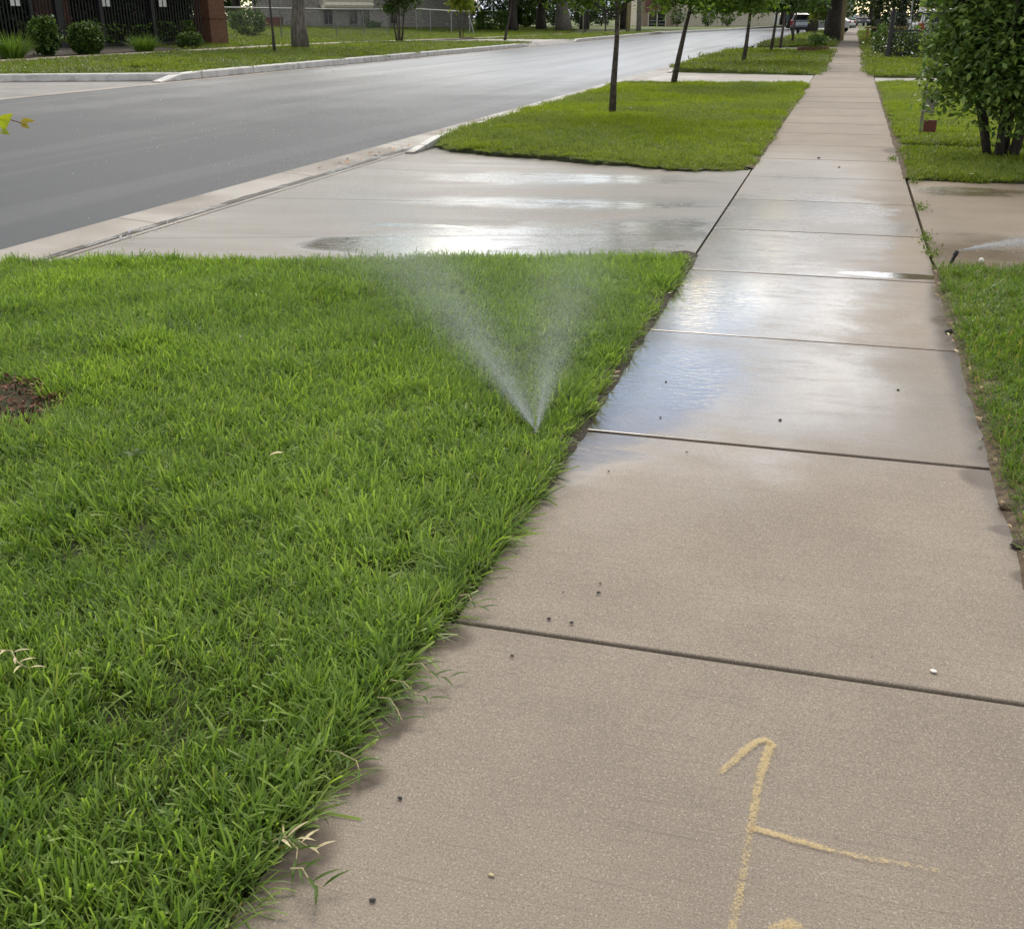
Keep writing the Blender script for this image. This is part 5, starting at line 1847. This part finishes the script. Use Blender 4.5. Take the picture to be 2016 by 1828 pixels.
def wood(label, x0, x1, y0, y1, z0, z1, n, seed):
    r_ = np.random.default_rng(seed)
    C = np.stack([r_.uniform(x0, x1, n), r_.uniform(y0, y1, n), z0 + (z1 - z0) * r_.uniform(0, 1, n)], 1)
    top = z0 + (z1 - z0) * (0.55 + 0.45 * vnoise(C[:, 0] / 5 + 40, C[:, 1] / 5 + 40, seed))
    C = C[C[:, 2] < top]
    o = leaf_obj('distant_wood', C, 1.1, M['leaf_mid'], None, seed + 1)
    tag(o, label, 'wood', kind='stuff')


wood('hazy green wood closing the far end of the street', -75, 60, 246, 258, 0, 15, 26000, 700)
wood('green wood behind the houses across the street', -130, -98, 40, 240, 0.4, 15, 26000, 701)

# ------------------------------------------------------------------ vehicles
def vehicle(label, loc, rz, paint, kind, group='parked vehicles'):
    """rear of the vehicle towards -y before rotation"""
    root = thing('parked_vehicle', label, 'car', loc, rz, group)
    if kind == 'suv':
        L, W_, prof = 4.6, 1.86, [(-2.3, 0.42), (-2.34, 0.75), (-2.28, 1.05), (-2.2, 1.12), (1.0, 1.12), (1.25, 1.06), (2.1, 0.92), (2.28, 0.7), (2.3, 0.42)]
        cab = [(-2.22, 1.11), (-2.02, 1.62), (-1.8, 1.74), (0.2, 1.76), (0.45, 1.70), (1.2, 1.11)]
    else:
        L, W_, prof = 4.6, 1.8, [(-2.3, 0.38), (-2.32, 0.7), (-2.2, 0.98), (-1.5, 1.0), (1.0, 0.98), (1.3, 0.92), (2.1, 0.78), (2.28, 0.6), (2.3, 0.38)]
        cab = [(-1.9, 0.98), (-1.2, 1.38), (-0.9, 1.45), (0.2, 1.45), (0.45, 1.40), (1.2, 0.97)]
    mb = MB()
    hw = W_ / 2
    mb.prism([(-hw, y, z) for y, z in prof], (W_, 0, 0))
    n = len(cab)
    # greenhouse with tumblehome
    def ins(z):
        return hw - 0.06 - 0.16 * (z - cab[0][1]) / (cab[2][1] - cab[0][1])
    vs = [(-ins(z), y, z) for y, z in cab] + [(ins(z), y, z) for y, z in cab]
    fs = [tuple(range(n)), tuple(range(2 * n - 1, n - 1, -1))] + [(i, (i + 1) % n, (i + 1) % n + n, i + n) for i in range(n)]
    mb.add(vs, fs)
    mb.build('body', paint, root, bevel=0.05, seg=3)
    # windows, 6 mm proud
    z0, z1 = cab[0][1] + 0.08, cab[2][1] - 0.12
    def yb(z):
        (a, za), (b_, zb) = cab[0], cab[1]
        return a + (b_ - a) * min(1.2, (z - za) / (zb - za))
    mb = MB()
    mb.add([(-ins(z0) + .14, yb(z0) - .012, z0), (ins(z0) - .14, yb(z0) - .012, z0), (ins(z1) - .14, yb(z1) - .012, z1), (-ins(z1) + .14, yb(z1) - .012, z1)], [(0, 1, 2, 3)])
    mb.build('rear_window', M['dark_glass'], root)
    yf0 = cab[-1][0] - 0.2
    yf1 = cab[-2][0] - 0.05
    for sx in (-1, 1):
        mb = MB()
        mb.add([(sx * (ins(z0) + .012), yb(z0) + .22, z0), (sx * (ins(z0) + .012), yf0, z0), (sx * (ins(z1) + .012), yf1, z1), (sx * (ins(z1) + .012), yb(z1) + .22, z1)], [(0, 1, 2, 3)])
        mb.build('side_window', M['dark_glass'], root)
    mb = MB()
    (a, za), (b_, zb) = cab[-1], cab[-2]
    mb.add([(-ins(za) + .1, a + .0, za + .05), (ins(za) - .1, a, za + .05), (ins(zb) - .1, b_ + .03, zb - .02), (-ins(zb) + .1, b_ + .03, zb - .02)], [(3, 2, 1, 0)])
    mb.build('windscreen', M['dark_glass'], root)
    for sx in (-1, 1):
        mb = MB()
        mb.box((sx * (hw - 0.13), -L / 2 - 0.0, prof[2][1] - 0.1), (0.24, 0.16, 0.42 if kind == 'suv' else 0.18))
        mb.build('tail_light', M['tail'], root, bevel=0.03)
        mb = MB()
        mb.box((sx * (hw - 0.25), L / 2 - 0.06, 0.72), (0.38, 0.12, 0.14))
        mb.build('headlight', M['white_paint'], root, bevel=0.03)
        mb = MB()
        mb.box((sx * (hw + 0.09), 0.85, z0 + 0.02), (0.2, 0.1, 0.14))
        mb.build('mirror', paint, root, bevel=0.03)
    mb = MB()
    mb.box((0, -L / 2 - 0.03, 0.48), (W_ * 0.96, 0.18, 0.24))
    mb.build('bumper', M['trim'], root, bevel=0.04)
    mb = MB()
    mb.box((0, -L / 2 - 0.05, 0.82), (0.5, 0.02, 0.15))
    mb.build('licence_plate', M['white_paint'], root)
    for sx in (-1, 1):
        for yy in (-1.4, 1.42):
            c = (sx * (hw - 0.12), yy, 0.33)
            mb = MB()
            mb.tube([(c[0] - 0.11, yy, .33), (c[0] - 0.09, yy, .33), (c[0] + 0.09, yy, .33), (c[0] + .11, yy, .33)], [0.29, 0.335, 0.335, 0.29], 20)
            wh = mb.build('wheel', M['tyre'], root)
            mb = MB()
            mb.tube([(c[0] + sx * 0.1, yy, .33), (c[0] + sx * 0.122, yy, .33)], [0.21, 0.19], 14)
            mb.build('rim', M['rim'], wh)
    return root


p = at(1592, 66.5, -0.1)
vehicle('silver sport utility vehicle parked at the kerb partly behind the yellow green sapling', (p.x - 0.35, p.y - 1.5, -0.1), -0.12, M['silver'], 'suv')
p = at(1626, 66, 0.0)
vehicle('white sedan parked beside the thick old trunk', (-2.3, 112, 0.03), 1.3, M['car_white'], 'sedan')
vehicle('white sport utility vehicle with red tail light behind the large shrub', (3.55, 57.0, 0.0), 0.05, M['car_white'], 'suv')
vehicle('dark car parked at the far end of the sidewalk', (0.9, 175, 0.05), math.pi + 0.2, M['car_dark'], 'sedan')

# ------------------------------------------------------------------ right side furniture
ig = thing('iron_gate', 'black iron fence corner with thick post beside white flowers', 'fence', (1.24, 43.1, 0.03), 0)
mb = MB()
mb.tube([(0, 0, -0.1), (0.05, 0, 0.9), (0.08, 0, 1.65)], [0.1, 0.08, 0.07], 8)
mb.build('post', M['black_iron'], ig)
mb = MB()
mb.box((1.6, 0, 0.08), (3.2, 0.1, 0.1))
mb.box((1.6, 0, 0.95), (3.1, 0.04, 0.05))
mb.box((1.6, 0, 1.5), (3.1, 0.04, 0.05))
mb.build('rail', M['black_iron'], ig)
mb = MB()
for k_ in range(24):
    mb.box((0.2 + k_ * 0.12, 0, 0.78), (0.022, 0.022, 1.5))
mb.build('pickets', M['black_iron'], ig)
mb = MB()
for k_ in range(18):
    mb.box((0.04, 0.3 + k_ * 0.13, 0.85), (0.03, 0.03, 1.5))
mb.build('side_pickets', M['black_iron'], ig)
for zz in (0.9, 1.25, 1.6):
    mb = MB()
    mb.box((0.04, 1.3, zz), (0.06, 2.4, 0.05))
    mb.build('side_rail', M['dull_steel'], ig)
fs_ = shrub('flowering_shrub', 'white flowering shrub at the foot of the black iron fence', (1.75, 43.5, 0.03), 0.75, 0.6, 1.0, 1600, 0.11, M['leaf_mid'], 601, cat='shrub')
r_ = np.random.default_rng(3)
leaf_obj('blossoms', r_.normal(0, 1, (110, 3)) * np.array([0.5, 0.42, 0.22]) + np.array([-0.1, -0.25, 0.45]), 0.09, M['petal'], fs_, 4, up=1.5, aspect=0.9)
shrub('shrub', 'dark green shrub left of the black iron fence', (1.15, 47.5, 0.03), 0.45, 0.9, 1.15, 1200, 0.12, M['leaf_mid'], 602)
shrub('shrub', 'shrub behind the white flowers and black fence', (3.0, 45, 0.03), 1.2, 0.9, 1.3, 1800, 0.13, M['leaf_mid'], 603)
mbx = thing('mailbox', 'black mailbox on a thin black post right of the far sidewalk', 'mailbox', (1.02, 58.0, 0.0), 0)
mb = MB()
mb.tube([(0, 0, -0.05), (0.03, 0, 0.6), (0.09, 0, 1.05)], 0.045, 8)
mb.build('post', M['black_iron'], mbx)
mb = MB()
mb.prism([(0.09 + 0.15 * math.cos(a), 0.2, 1.17 + 0.13 * math.sin(a)) for a in [math.pi * i / 8 for i in range(9)]] + [(-0.06, 0.2, 1.03), (0.24, 0.2, 1.03)], (0, -0.45, 0))
bx_ = mb.build('box', M['black_iron'], mbx)
mb = MB()
mb.box((0.26, -0.1, 1.2), (0.015, 0.03, 0.16))
mb.build('flag', M['sign_red'], bx_)
mb = MB()
mb.box((0.09, 0, 0.0), (0.5, 0.3, 0.06))
mb.build('foot', M['trim'], mbx)
bn = thing('wooden_bench', 'low yellowish plank bench before the dark hedge', 'bench', (2.0, 78.0, 0.03), 0)
mb = MB()
mb.box((0, 0, 0.72), (2.6, 0.4, 0.1))
mb.build('seat', M['plank'], bn, bevel=0.01)
for x in (-1.1, 0.1, 1.1):
    mb = MB()
    mb.box((x, 0, 0.33), (0.16, 0.36, 0.66))
    mb.build('leg', M['plank'], bn, bevel=0.01)
gs = thing('street_name_sign', 'small green street name sign high among dark leaves', 'sign', (2.7, 62, 0.0), 0)
mb = MB()
mb.tube([(0, 0, -0.1), (0, 0, 2.35)], 0.03, 8)
mb.build('pole', M['galv'], gs)
mb = MB()
mb.box((0, -0.04, 2.24), (0.62, 0.012, 0.17))
mb.build('plate', M['green_sign'], gs, bevel=0.004)
ys = thing('yard_sign', 'small red and pale sign on a stake half hidden by the shrub', 'sign', (1.07, 15.8, 0.06), -0.15)
mb = MB()
mb.box((-0.09, 0, 0.3), (0.035, 0.03, 0.66), rx=0.0)
mb.build('stake', M['sign_pale_shaded'], ys)
mb = MB()
mb.box((0.02, -0.02, 0.10), (0.16, 0.02, 0.15))
mb.build('lower_panel', M['sign_red'], ys, bevel=0.004)
mb = MB()
mb.box((-0.01, -0.02, 0.40), (0.12, 0.02, 0.28))
mb.build('upper_panel', M['sign_pale_shaded'], ys, bevel=0.004)
# brick planting ring with a small plant
p = at(1600, 104, 0.03)
br = thing('brick_ring', 'low red brick ring with a drooping plant on the third strip', 'planter', (p.x, p.y, 0.03), 0)
mb = MB()
for k_ in range(22):
    a = 6.283 * k_ / 22
    mb.box((0.6 * math.cos(a), 0.6 * math.sin(a), 0.1), (0.10, 0.16, 0.24), a)
mb.build('bricks', M['red_brick_edge'], br, bevel=0.008)
mb = MB()
mb.lathe([(0.0, 0.16), (0.35, 0.14), (0.56, 0.08)], (0, 0, 0), 14)
mb.build('soil', M['soil_red'], br)
dp = ornamental('drooping_plant', 'drooping dark green plant growing in the brick ring', (p.x + 0.1, p.y, 0.15), 0.7, 0.32, 80, 611)
leaf_obj('foliage', np.random.default_rng(2).normal(0, 1, (260, 3)) * np.array([0.22, 0.22, 0.10]) + np.array([0.1, 0, 0.40]), 0.16, M['leaf_mid'], dp, 12)

# ------------------------------------------------------------------ sprinklers and spray
NOZ = Vector((-0.985, 3.73, -0.012))
sh = thing('sprinkler_head', 'small black pop-up sprinkler head hidden in grass at the sidewalk edge', 'sprinkler', NOZ, 0, 'pop-up lawn sprinklers')
mb = MB()
mb.lathe([(0.0, -0.06), (0.028, -0.06), (0.028, 0.012), (0.014, 0.016), (0.012, 0.05), (0.0, 0.05)], (0, 0, 0), 16)
mb.build('riser', M['plastic'], sh)
mb = MB()
mb.lathe([(0.0, 0.05), (0.015, 0.05), (0.016, 0.066), (0.010, 0.070), (0.0, 0.071)], (0, 0, 0), 16)
mb.build('nozzle', M['plastic'], sh)
N2 = at(1868, 524, 0.0)
sh2 = thing('sprinkler_head', 'black pop-up sprinkler tilted at the lawn corner beside the driveway', 'sprinkler', (N2.x + 0.0, N2.y - 0.06, 0.0), 0, 'pop-up lawn sprinklers')
mb = MB()
mb.tube([(0, 0, -0.05), (0.0, 0, 0.02), (0.022, 0, 0.085)], [0.012, 0.012, 0.010], 12)
mb.build('riser', M['plastic'], sh2)
mb = MB()
mb.tube([(0.019, 0, 0.08), (0.024, 0, 0.092), (0.032, 0, 0.112)], [0.014, 0.015, 0.011], 12)
mb.build('nozzle', M['plastic'], sh2)


def drops(Pd, Vd, rad, elong):
    """small three-sided droplets stretched along Vd"""
    n = len(Pd)
    d = Vd / (np.linalg.norm(Vd, axis=1)[:, None] + 1e-9)
    a = np.where(np.abs(d[:, 2:3]) < 0.9, np.array([[0, 0, 1.0]]), np.array([[1.0, 0, 0]]))
    s = np.cross(d, a)
    s /= np.linalg.norm(s, axis=1)[:, None]
    t = np.cross(d, s)
    r1 = rad[:, None]
    r2 = (rad * elong)[:, None]
    c3, s3 = -0.5, 0.8660254
    V = np.stack([Pd + s * r1, Pd + (s * c3 + t * s3) * r1, Pd + (s * c3 - t * s3) * r1, Pd + d * r2, Pd - d * r2], 1).reshape(-1, 3)
    f = np.array([(0, 1, 3), (1, 2, 3), (2, 0, 3), (1, 0, 4), (2, 1, 4), (0, 2, 4)])
    return V, (np.arange(n)[:, None, None] * 5 + f[None]).reshape(-1, 3)


def jet(rg, org_, n, az, daz, el, del_, v, dv_, tmax, r0_, spread, tpow=0.8, el2=None):
    """az degrees from +y towards -x"""
    A = np.radians(rg.normal(az, daz, n)) if np.isscalar(daz) else np.radians(rg.uniform(*daz, n))
    Ee = np.radians(np.abs(rg.normal(el, del_, n)))
    vv = np.abs(rg.normal(v, dv_, n))
    t = tmax * rg.uniform(0.0, 1, n) ** tpow
    d = np.stack([-np.sin(A) * np.cos(Ee), np.cos(A) * np.cos(Ee), np.sin(Ee)], 1)
    Pd = np.array(org_) + d * (vv * t)[:, None]
    Pd[:, 2] -= 4.9 * t * t
    Pd += rg.normal(0, 1, (n, 3)) * (spread * t)[:, None]
    V_ = d * vv[:, None]
    V_[:, 2] -= 9.8 * t
    k_ = Pd[:, 2] > 0.02
    rad = r0_ * rg.lognormal(0, 0.4, n)
    return Pd[k_], V_[k_], rad[k_]


rg = np.random.default_rng(12)
o3 = (NOZ.x, NOZ.y, 0.056)
parts = [jet(rg, o3, 300000, 36.5, 3.6, 15.0, 3.8, 11.0, 1.6, 0.32, 0.00040, 0.24, 0.56),
         jet(rg, o3, 110000, 35, 6, 17, 5, 10.5, 2.0, 0.42, 0.00042, 0.25, 0.8),
         jet(rg, o3, 150000, 8, 5.0, 15, 4.8, 8.5, 1.3, 0.28, 0.00038, 0.22, 0.62),
         jet(rg, o3, 250000, 24, (5, 38), 11, 6, 8.0, 2.4, 0.34, 0.00040, 0.25, 0.62),
         jet(rg, o3, 900, 36.5, 0.8, 14.5, 1.0, 11.0, 0.3, 0.07, 0.0007, 0.03),
         jet(rg, o3, 400, 9, 1.0, 15, 1.2, 8.5, 0.3, 0.05, 0.0007, 0.03)]
Pd = np.concatenate([q[0] for q in parts])
Vd = np.concatenate([q[1] for q in parts])
rd = np.concatenate([q[2] for q in parts])
V, Fc = drops(Pd, Vd, rd, rg.uniform(1.0, 3.2, len(rd)))
o = link('water_spray', np_mesh('water_spray', V, Fc), M['drops'])
tag(o, 'fan of white water spray rising in a V from the near lawn sprinkler', 'spray', kind='stuff')
# heavier drops flying over towards the road, plus flecks for gutter glints
n = 520
Pd = np.stack([rg.normal(-3.7, 0.75, n), rg.normal(7.6, 0.8, n), np.abs(rg.normal(0.72, 0.24, n)) + 0.05], 1)
Vd = np.stack([rg.normal(-1.5, 0.4, n), rg.normal(1.4, 0.4, n), rg.normal(-2.2, 0.9, n)], 1)
nb = 30
gx = at(285, 466, -0.115)
Pb = np.stack([rg.normal(gx.x, 0.05, nb), gx.y + rg.uniform(-0.55, 0.45, nb), rg.uniform(-0.115, -0.06, nb)], 1)  # white flecks added to stand for glints on the gutter water
Pd = np.concatenate([Pd, Pb])
Vd = np.concatenate([Vd, np.tile([[0.3, 0.2, 1.0]], (nb, 1))])
rdw = np.concatenate([0.0016 * rg.lognormal(0, 0.45, n), 0.006 * rg.lognormal(0, 0.4, nb)])
n += nb
V, Fc = drops(Pd, Vd, rdw, rg.uniform(1.2, 3.0, n))
o = link('drops_and_glints', np_mesh('drops_and_glints', V, Fc), M['drops'])
tag(o, 'loose water drops above the apron before the road, with added gutter glints', 'spray', kind='stuff')
# right sprinkler
o4 = (N2.x + 0.033, N2.y - 0.06, 0.112)
parts = [jet(rg, o4, 70000, -84, 2.4, 13, 2.6, 6.5, 0.7, 0.45, 0.0007, 0.05, 0.75), jet(rg, o4, 40000, -80, 5, 11, 4, 6, 0.8, 0.5, 0.0006, 0.12, 0.7)]
Pd = np.concatenate([q[0] for q in parts]); Vd = np.concatenate([q[1] for q in parts]); rd = np.concatenate([q[2] for q in parts])
V, Fc = drops(Pd, Vd, rd, rg.uniform(1.0, 3.0, len(rd)))
o = link('water_spray', np_mesh('water_spray', V, Fc), M['drops'])
tag(o, 'thin white jet of water from the tilted sprinkler over the right driveway', 'spray', kind='stuff')

# ------------------------------------------------------------------ marking paint
def paint_mark(label, strokes):
    V, Fq, fa = [], [], []
    for pix, wid, fade0, fade1 in strokes:
        P3 = [at(x, y, 0.0) for x, y in pix]
        # densify
        Q = []
        for a, b_ in zip(P3[:-1], P3[1:]):
            k_ = max(2, int((b_ - a).length / 0.012))
            for i in range(k_):
                Q.append(a.lerp(b_, i / k_))
        Q.append(P3[-1])
        b0_ = len(V)
        rr = random.Random(len(Q))
        for i, p in enumerate(Q):
            d = (Q[min(i + 1, len(Q) - 1)] - Q[max(i - 1, 0)]).normalized()
            nn = Vector((-d.y, d.x, 0))
            t = i / (len(Q) - 1)
            w_ = wid * (1 + rr.uniform(-0.12, 0.12))
            f_ = fade0 + (fade1 - fade0) * t
            for k_, (s_, m_) in enumerate(((-1.5, -0.75), (-0.6, -0.08), (0, 0), (0.6, -0.08), (1.5, -0.75))):
                q = p + nn * (w_ * 0.5 * s_)
                V.append((q.x, q.y, 0.0035))
                fa.append(f_ + m_)
        for i in range(len(Q) - 1):
            for k_ in range(4):
                a = b0_ + i * 5 + k_
                Fq.append((a, a + 1, a + 6, a + 5))
    me = np_mesh('paint_mark', np.array(V), np.array(Fq), {'fade': ('POINT', np.array(fa))})
    o = link('paint_mark', me, M['paint'])
    if me.polygons[0].normal.z < 0:
        me.flip_normals()
    tag(o, label, 'marking', 'yellow paint marks on the sidewalk')
    return o


paint_mark('faded yellow painted arrow with a side stroke on the near sidewalk slab',
           [([(1417, 1523), (1445, 1498), (1470, 1476), (1488, 1462), (1506, 1457), (1520, 1466)], 0.018, 0.7, 0.95),
            ([(1520, 1464), (1508, 1492), (1497, 1525), (1490, 1560), (1484, 1600), (1477, 1634)], 0.02, 0.95, 0.6),
            ([(1477, 1634), (1470, 1680), (1464, 1720), (1455, 1765), (1445, 1810), (1437, 1850)], 0.019, 0.55, 0.66),
            ([(1477, 1630), (1520, 1642), (1570, 1656), (1640, 1676), (1710, 1690), (1780, 1702), (1850, 1716)], 0.017, 0.95, 0.40)])
paint_mark('yellow paint smudge at the bottom beside the arrow tail', [([(1518, 1842), (1535, 1826), (1552, 1820), (1566, 1828), (1576, 1845)], 0.03, 0.75, 0.7)])

# ------------------------------------------------------------------ litter, pebbles, weeds
def crumb(name, label, px, py, sz, m, seed, group, flat=0.5):
    p = at(px, py, 0.002)
    rr = random.Random(seed)
    mb = MB()
    pr = [(0.0, -0.1 * sz)]
    nseg = 7
    vs = []
    for (r_0, z) in ((0.55, 0.0), (1.0, 0.25), (0.8, 0.7), (0.35, 1.0)):
        for k_ in range(nseg):
            a = 6.283 * k_ / nseg
            j = rr.uniform(0.7, 1.25)
            vs.append((p.x + sz * 0.5 * r_0 * j * math.cos(a) * 1.25, p.y + sz * 0.5 * r_0 * j * math.sin(a), p.z + sz * flat * z))
    fs = [tuple(range(nseg))[::-1], tuple(range(3 * nseg, 4 * nseg))]
    for i in range(3):
        for k_ in range(nseg):
            k2 = (k_ + 1) % nseg
            fs.append((i * nseg + k_, i * nseg + k2, (i + 1) * nseg + k2, (i + 1) * nseg + k_))
    mb.add(vs, fs)
    o = mb.build(name, m, smooth_=True)
    return tag(o, label, 'debris', group)


GD = 'bits of debris on the sidewalk'
for i, (px, py, sz, lb) in enumerate(((1178, 1167, 0.011, 'dark dirt crumb, larger of the pair above the second joint'), (1182, 1149, 0.007, 'small dark crumb just above the larger crumb'), (1080, 1218, 0.010, 'dark crumb just above the left end of the nearest joint'),
                                      (1125, 1226, 0.011, 'dark crumb touching the nearest joint'), (1108, 1165, 0.005, 'tiny dark speck left of the crumb pair'), (1008, 1291, 0.009, 'dark crumb below the nearest joint by the grass'),
                                      (787, 1571, 0.010, 'grey pebble on the lower left of the near slab'), (733, 1772, 0.011, 'grey pebble at the bottom by the grass edge'), (1198, 928, 0.008, 'dark crumb on the damp slab below the puddle'),
                                      (1352, 890, 0.008, 'dark speck just below the puddle joint'), (1536, 827, 0.012, 'dark twig bit above the puddle joint'), (1300, 822, 0.009, 'dark speck in the puddle near the joint'), (1311, 752, 0.010, 'dark bit floating in the middle of the puddle'),
                                      (1768, 768, 0.012, 'thin dark twig on the right of the wet slab'), (1612, 312, 0.03, 'dark clod on the far slab near the right'), (1652, 330, 0.02, 'dark clod beside the right edge of the far slab'), (1716, 1293, 0.004, 'tiny pale grain above the nearest joint'),
                                      (685, 471, 0.02, 'dark pebble in the brown apron puddle'))):
    crumb('dirt_crumb', lb, px, py, sz, M['pebble'], 700 + i, GD)
crumb('shell_chip', 'flat white chip on the right above the nearest joint', 1838, 1321, 0.016, M['shell'], 730, GD, 0.2)
crumb('shell_chip', 'small yellowish chip near the bottom centre of the sidewalk', 967, 1722, 0.010, M['straw'], 731, GD, 0.3)
crumb('white_ball', 'small white ball on the right driveway near the sprinkler', 1931, 517, 0.035, M['shell'], 732, None, 0.9)
crumb('dark_pebble', 'round dark pebble at the right edge of the wet walk', 1868, 655, 0.03, M['pebble'], 733, GD, 0.7)


crumb('mud_clod', 'brown clump of mud and dead grass on the right sidewalk edge', 1992, 1000, 0.085, M['thatch'], 740, GD, 0.22)
crumb('mud_clod', 'dark mud clump on the right sidewalk edge at the frame border', 2012, 1074, 0.07, M['soil'], 741, GD, 0.22)


def litter_leaf(label, x, y, z, L, az, m, seed):
    rr = random.Random(seed)
    mb = MB()
    d = Vector((math.cos(az), math.sin(az), rr.uniform(0.0, 0.35)))
    big_leaf(mb, (x, y, z), Vector((x, y, z)) + d * L, (rr.uniform(-.3, .3), rr.uniform(-.3, .3), 1), L * rr.uniform(0.3, 0.55))
    o = mb.build('dry_leaf', m, smooth_=True)
    return tag(o, label, 'leaf', 'dry leaves along the right lawn edge')


rr = random.Random(31)
for i in range(46):
    y = 2.6 + 4.9 * (i + rr.random()) / 46
    litter_leaf('dry tan leaf scrap in the thatch along the right lawn edge', BX + rr.uniform(-0.045, 0.05), y, 0.012 + rr.uniform(0, 0.02), rr.uniform(0.015, 0.04), rr.uniform(0, 6.28), M['dry_leaf'] if rr.random() < 0.75 else M['straw'], i)
p = at(1853, 534, 0.01)
o = litter_leaf('bright orange leaf where the right lawn corner meets the driveway', p.x, p.y, 0.015, 0.05, 0.4, M['orange_leaf'], 99)
p = at(2010, 1050, 0.0)

for i in range(34):
    yy = 3.7 + 3.6 * rr.random()
    litter_leaf('dry straw scrap on the wet soil between near lawn and sidewalk', AX + rr.uniform(-0.08, 0.02), yy, 0.018 + rr.uniform(0, 0.012), rr.uniform(0.015, 0.04), rr.uniform(0, 6.28), M['straw'] if rr.random() < 0.5 else M['dry_leaf'], 300 + i)['group'] = 'straw scraps along the left lawn edge'
for i in range(14):
    yy = 11.6 + 2.6 * rr.random()
    litter_leaf('brown leaf scrap washed into the gutter at the far end of the apron', -5.62 + rr.uniform(-0.12, 0.2), yy, -0.098, rr.uniform(0.05, 0.11), rr.uniform(0, 6.28), M['orange_leaf'] if rr.random() < 0.4 else M['dry_leaf'], 200 + i)['group'] = 'leaf litter in the gutter'

# weeds in the joint between sidewalk and right driveway
for i, (px, py, h, lb) in enumerate(((1797, 358, 0.10, 'leafy weed clump at the far corner of the right driveway'), (1812, 410, 0.05, 'small weed in the joint beside the right driveway, farthest of three'), (1822, 470, 0.06, 'flat yellowish weed in the joint beside the right driveway'),
                                     (1832, 500, 0.07, 'sprawling weed in the driveway joint near the sprinkler'), (1757, 315, 0.06, 'weed on the right edge of the far slabs'))):
    p = at(px, py, 0.0)
    wd = thing('weed', lb, 'weed', (p.x, p.y, 0.0), 0, 'weeds in the driveway joint')
    r_ = np.random.default_rng(800 + i)
    nL = 90
    leaf_obj('leaves', r_.normal(0, 1, (nL, 3)) * np.array([0.028, 0.13, h * 0.15]) + np.array([0, 0, h * 0.3]), 0.026, M['weed'], wd, 810 + i)
    me = blade_mesh('weed_stems', 10, 0.04, h * 0.4, h * 0.8, 0.003, 0.006, 20, 70, 820 + i, flat=0.0)
    link('stems', me, M['weed'], wd)

# runner stems of grass lying across the left sidewalk edge
def runner(label, x, y, az, L, seed, m=None, group='grass runners over the sidewalk edge', z=0.012):
    rr = random.Random(seed)
    root = thing('grass_runner', label, 'grass', (x, y, z), az, group)
    mb = MB()
    pts = [(0, 0, 0.02), (L * 0.35, rr.uniform(-.01, .01), 0.028), (L * 0.7, rr.uniform(-.02, .02), 0.014), (L, rr.uniform(-.02, .02), 0.004)]
    mb.tube(pts, [0.0022, 0.002, 0.0016, 0.0008], 5)
    mb.build('stem', M['straw'] if m is None else m, root)
    lb_ = MB()
    for k_ in range(6):
        t = 0.25 + 0.75 * k_ / 5
        i0 = min(2, int(t * 3))
        p0 = Vector(pts[i0]).lerp(Vector(pts[i0 + 1]), t * 3 - i0)
        a = (1 if k_ % 2 else -1) * rr.uniform(0.4, 1.0)
        ll = rr.uniform(0.04, 0.075)
        big_leaf(lb_, p0, p0 + Vector((math.cos(a) * ll, math.sin(a) * ll, rr.uniform(-0.004, 0.02))), (0, 0, 1), 0.007)
    lb_.build('blades', M['weed'] if m is None else m, root, smooth_=True)
    return root


for i, (px, py, az, L, lb) in enumerate(((800, 1330, -0.1, 0.11, 'leafy runner over the concrete, uppermost of the lower-left group'), (770, 1360, -0.25, 0.11, 'leafy runner just below the uppermost one'), (745, 1395, -0.5, 0.09, 'broad pale bladed runner over the concrete edge'),
                                         (560, 1650, -0.8, 0.10, 'runner beside the red soil gap at lower left'), (640, 1500, -0.3, 0.11, 'runner reaching right across the concrete at mid left'), (575, 1735, -0.2, 0.07, 'detached green blade sprig on concrete at the bottom left'),
                                         (1040, 925, -0.2, 0.08, 'small sprig on the wet concrete below the sprinkler'), (905, 1192, -0.15, 0.07, 'small sprig just above the nearest joint'), (1150, 1085, 0.1, 0.0, '')) ):
    if not lb:
        continue
    p = at(px, py, 0.0)
    runner(lb, p.x, p.y, az, L, 900 + i)
p = at(545, 1690, 0.0)
runner('bleached straw sprig at the grass edge near the bottom left', p.x - 0.02, p.y, 0.3, 0.09, 930, M['straw'])
p = at(10, 1322, 0.05)
runner('bleached straw stalk lying in the near lawn at far left', p.x, p.y, -0.3, 0.10, 931, M['straw'], None, 0.09)
p = at(268, 906, 0.06)
wd = thing('broadleaf_weed', 'single pale broad leaf weed in the near lawn', 'weed', (p.x, p.y, 0.06), 0)
mb = MB()
for a in (0.3, 1.9, 3.4, 4.8):
    big_leaf(mb, (0, 0, 0.01), (0.045 * math.cos(a), 0.045 * math.sin(a), 0.03), (0, 0, 1), 0.028)
mb.build('leaves', M['weed'], wd, smooth_=True)
p = at(530, 905, 0.06)
litter = MB()
big_leaf(litter, (p.x, p.y, 0.075), (p.x + 0.05, p.y + 0.02, 0.085), (0, 0, 1), 0.02)
tag(litter.build('dry_leaf', M['straw'], smooth_=True), 'pale curled leaf lying on top of the near lawn', 'leaf')
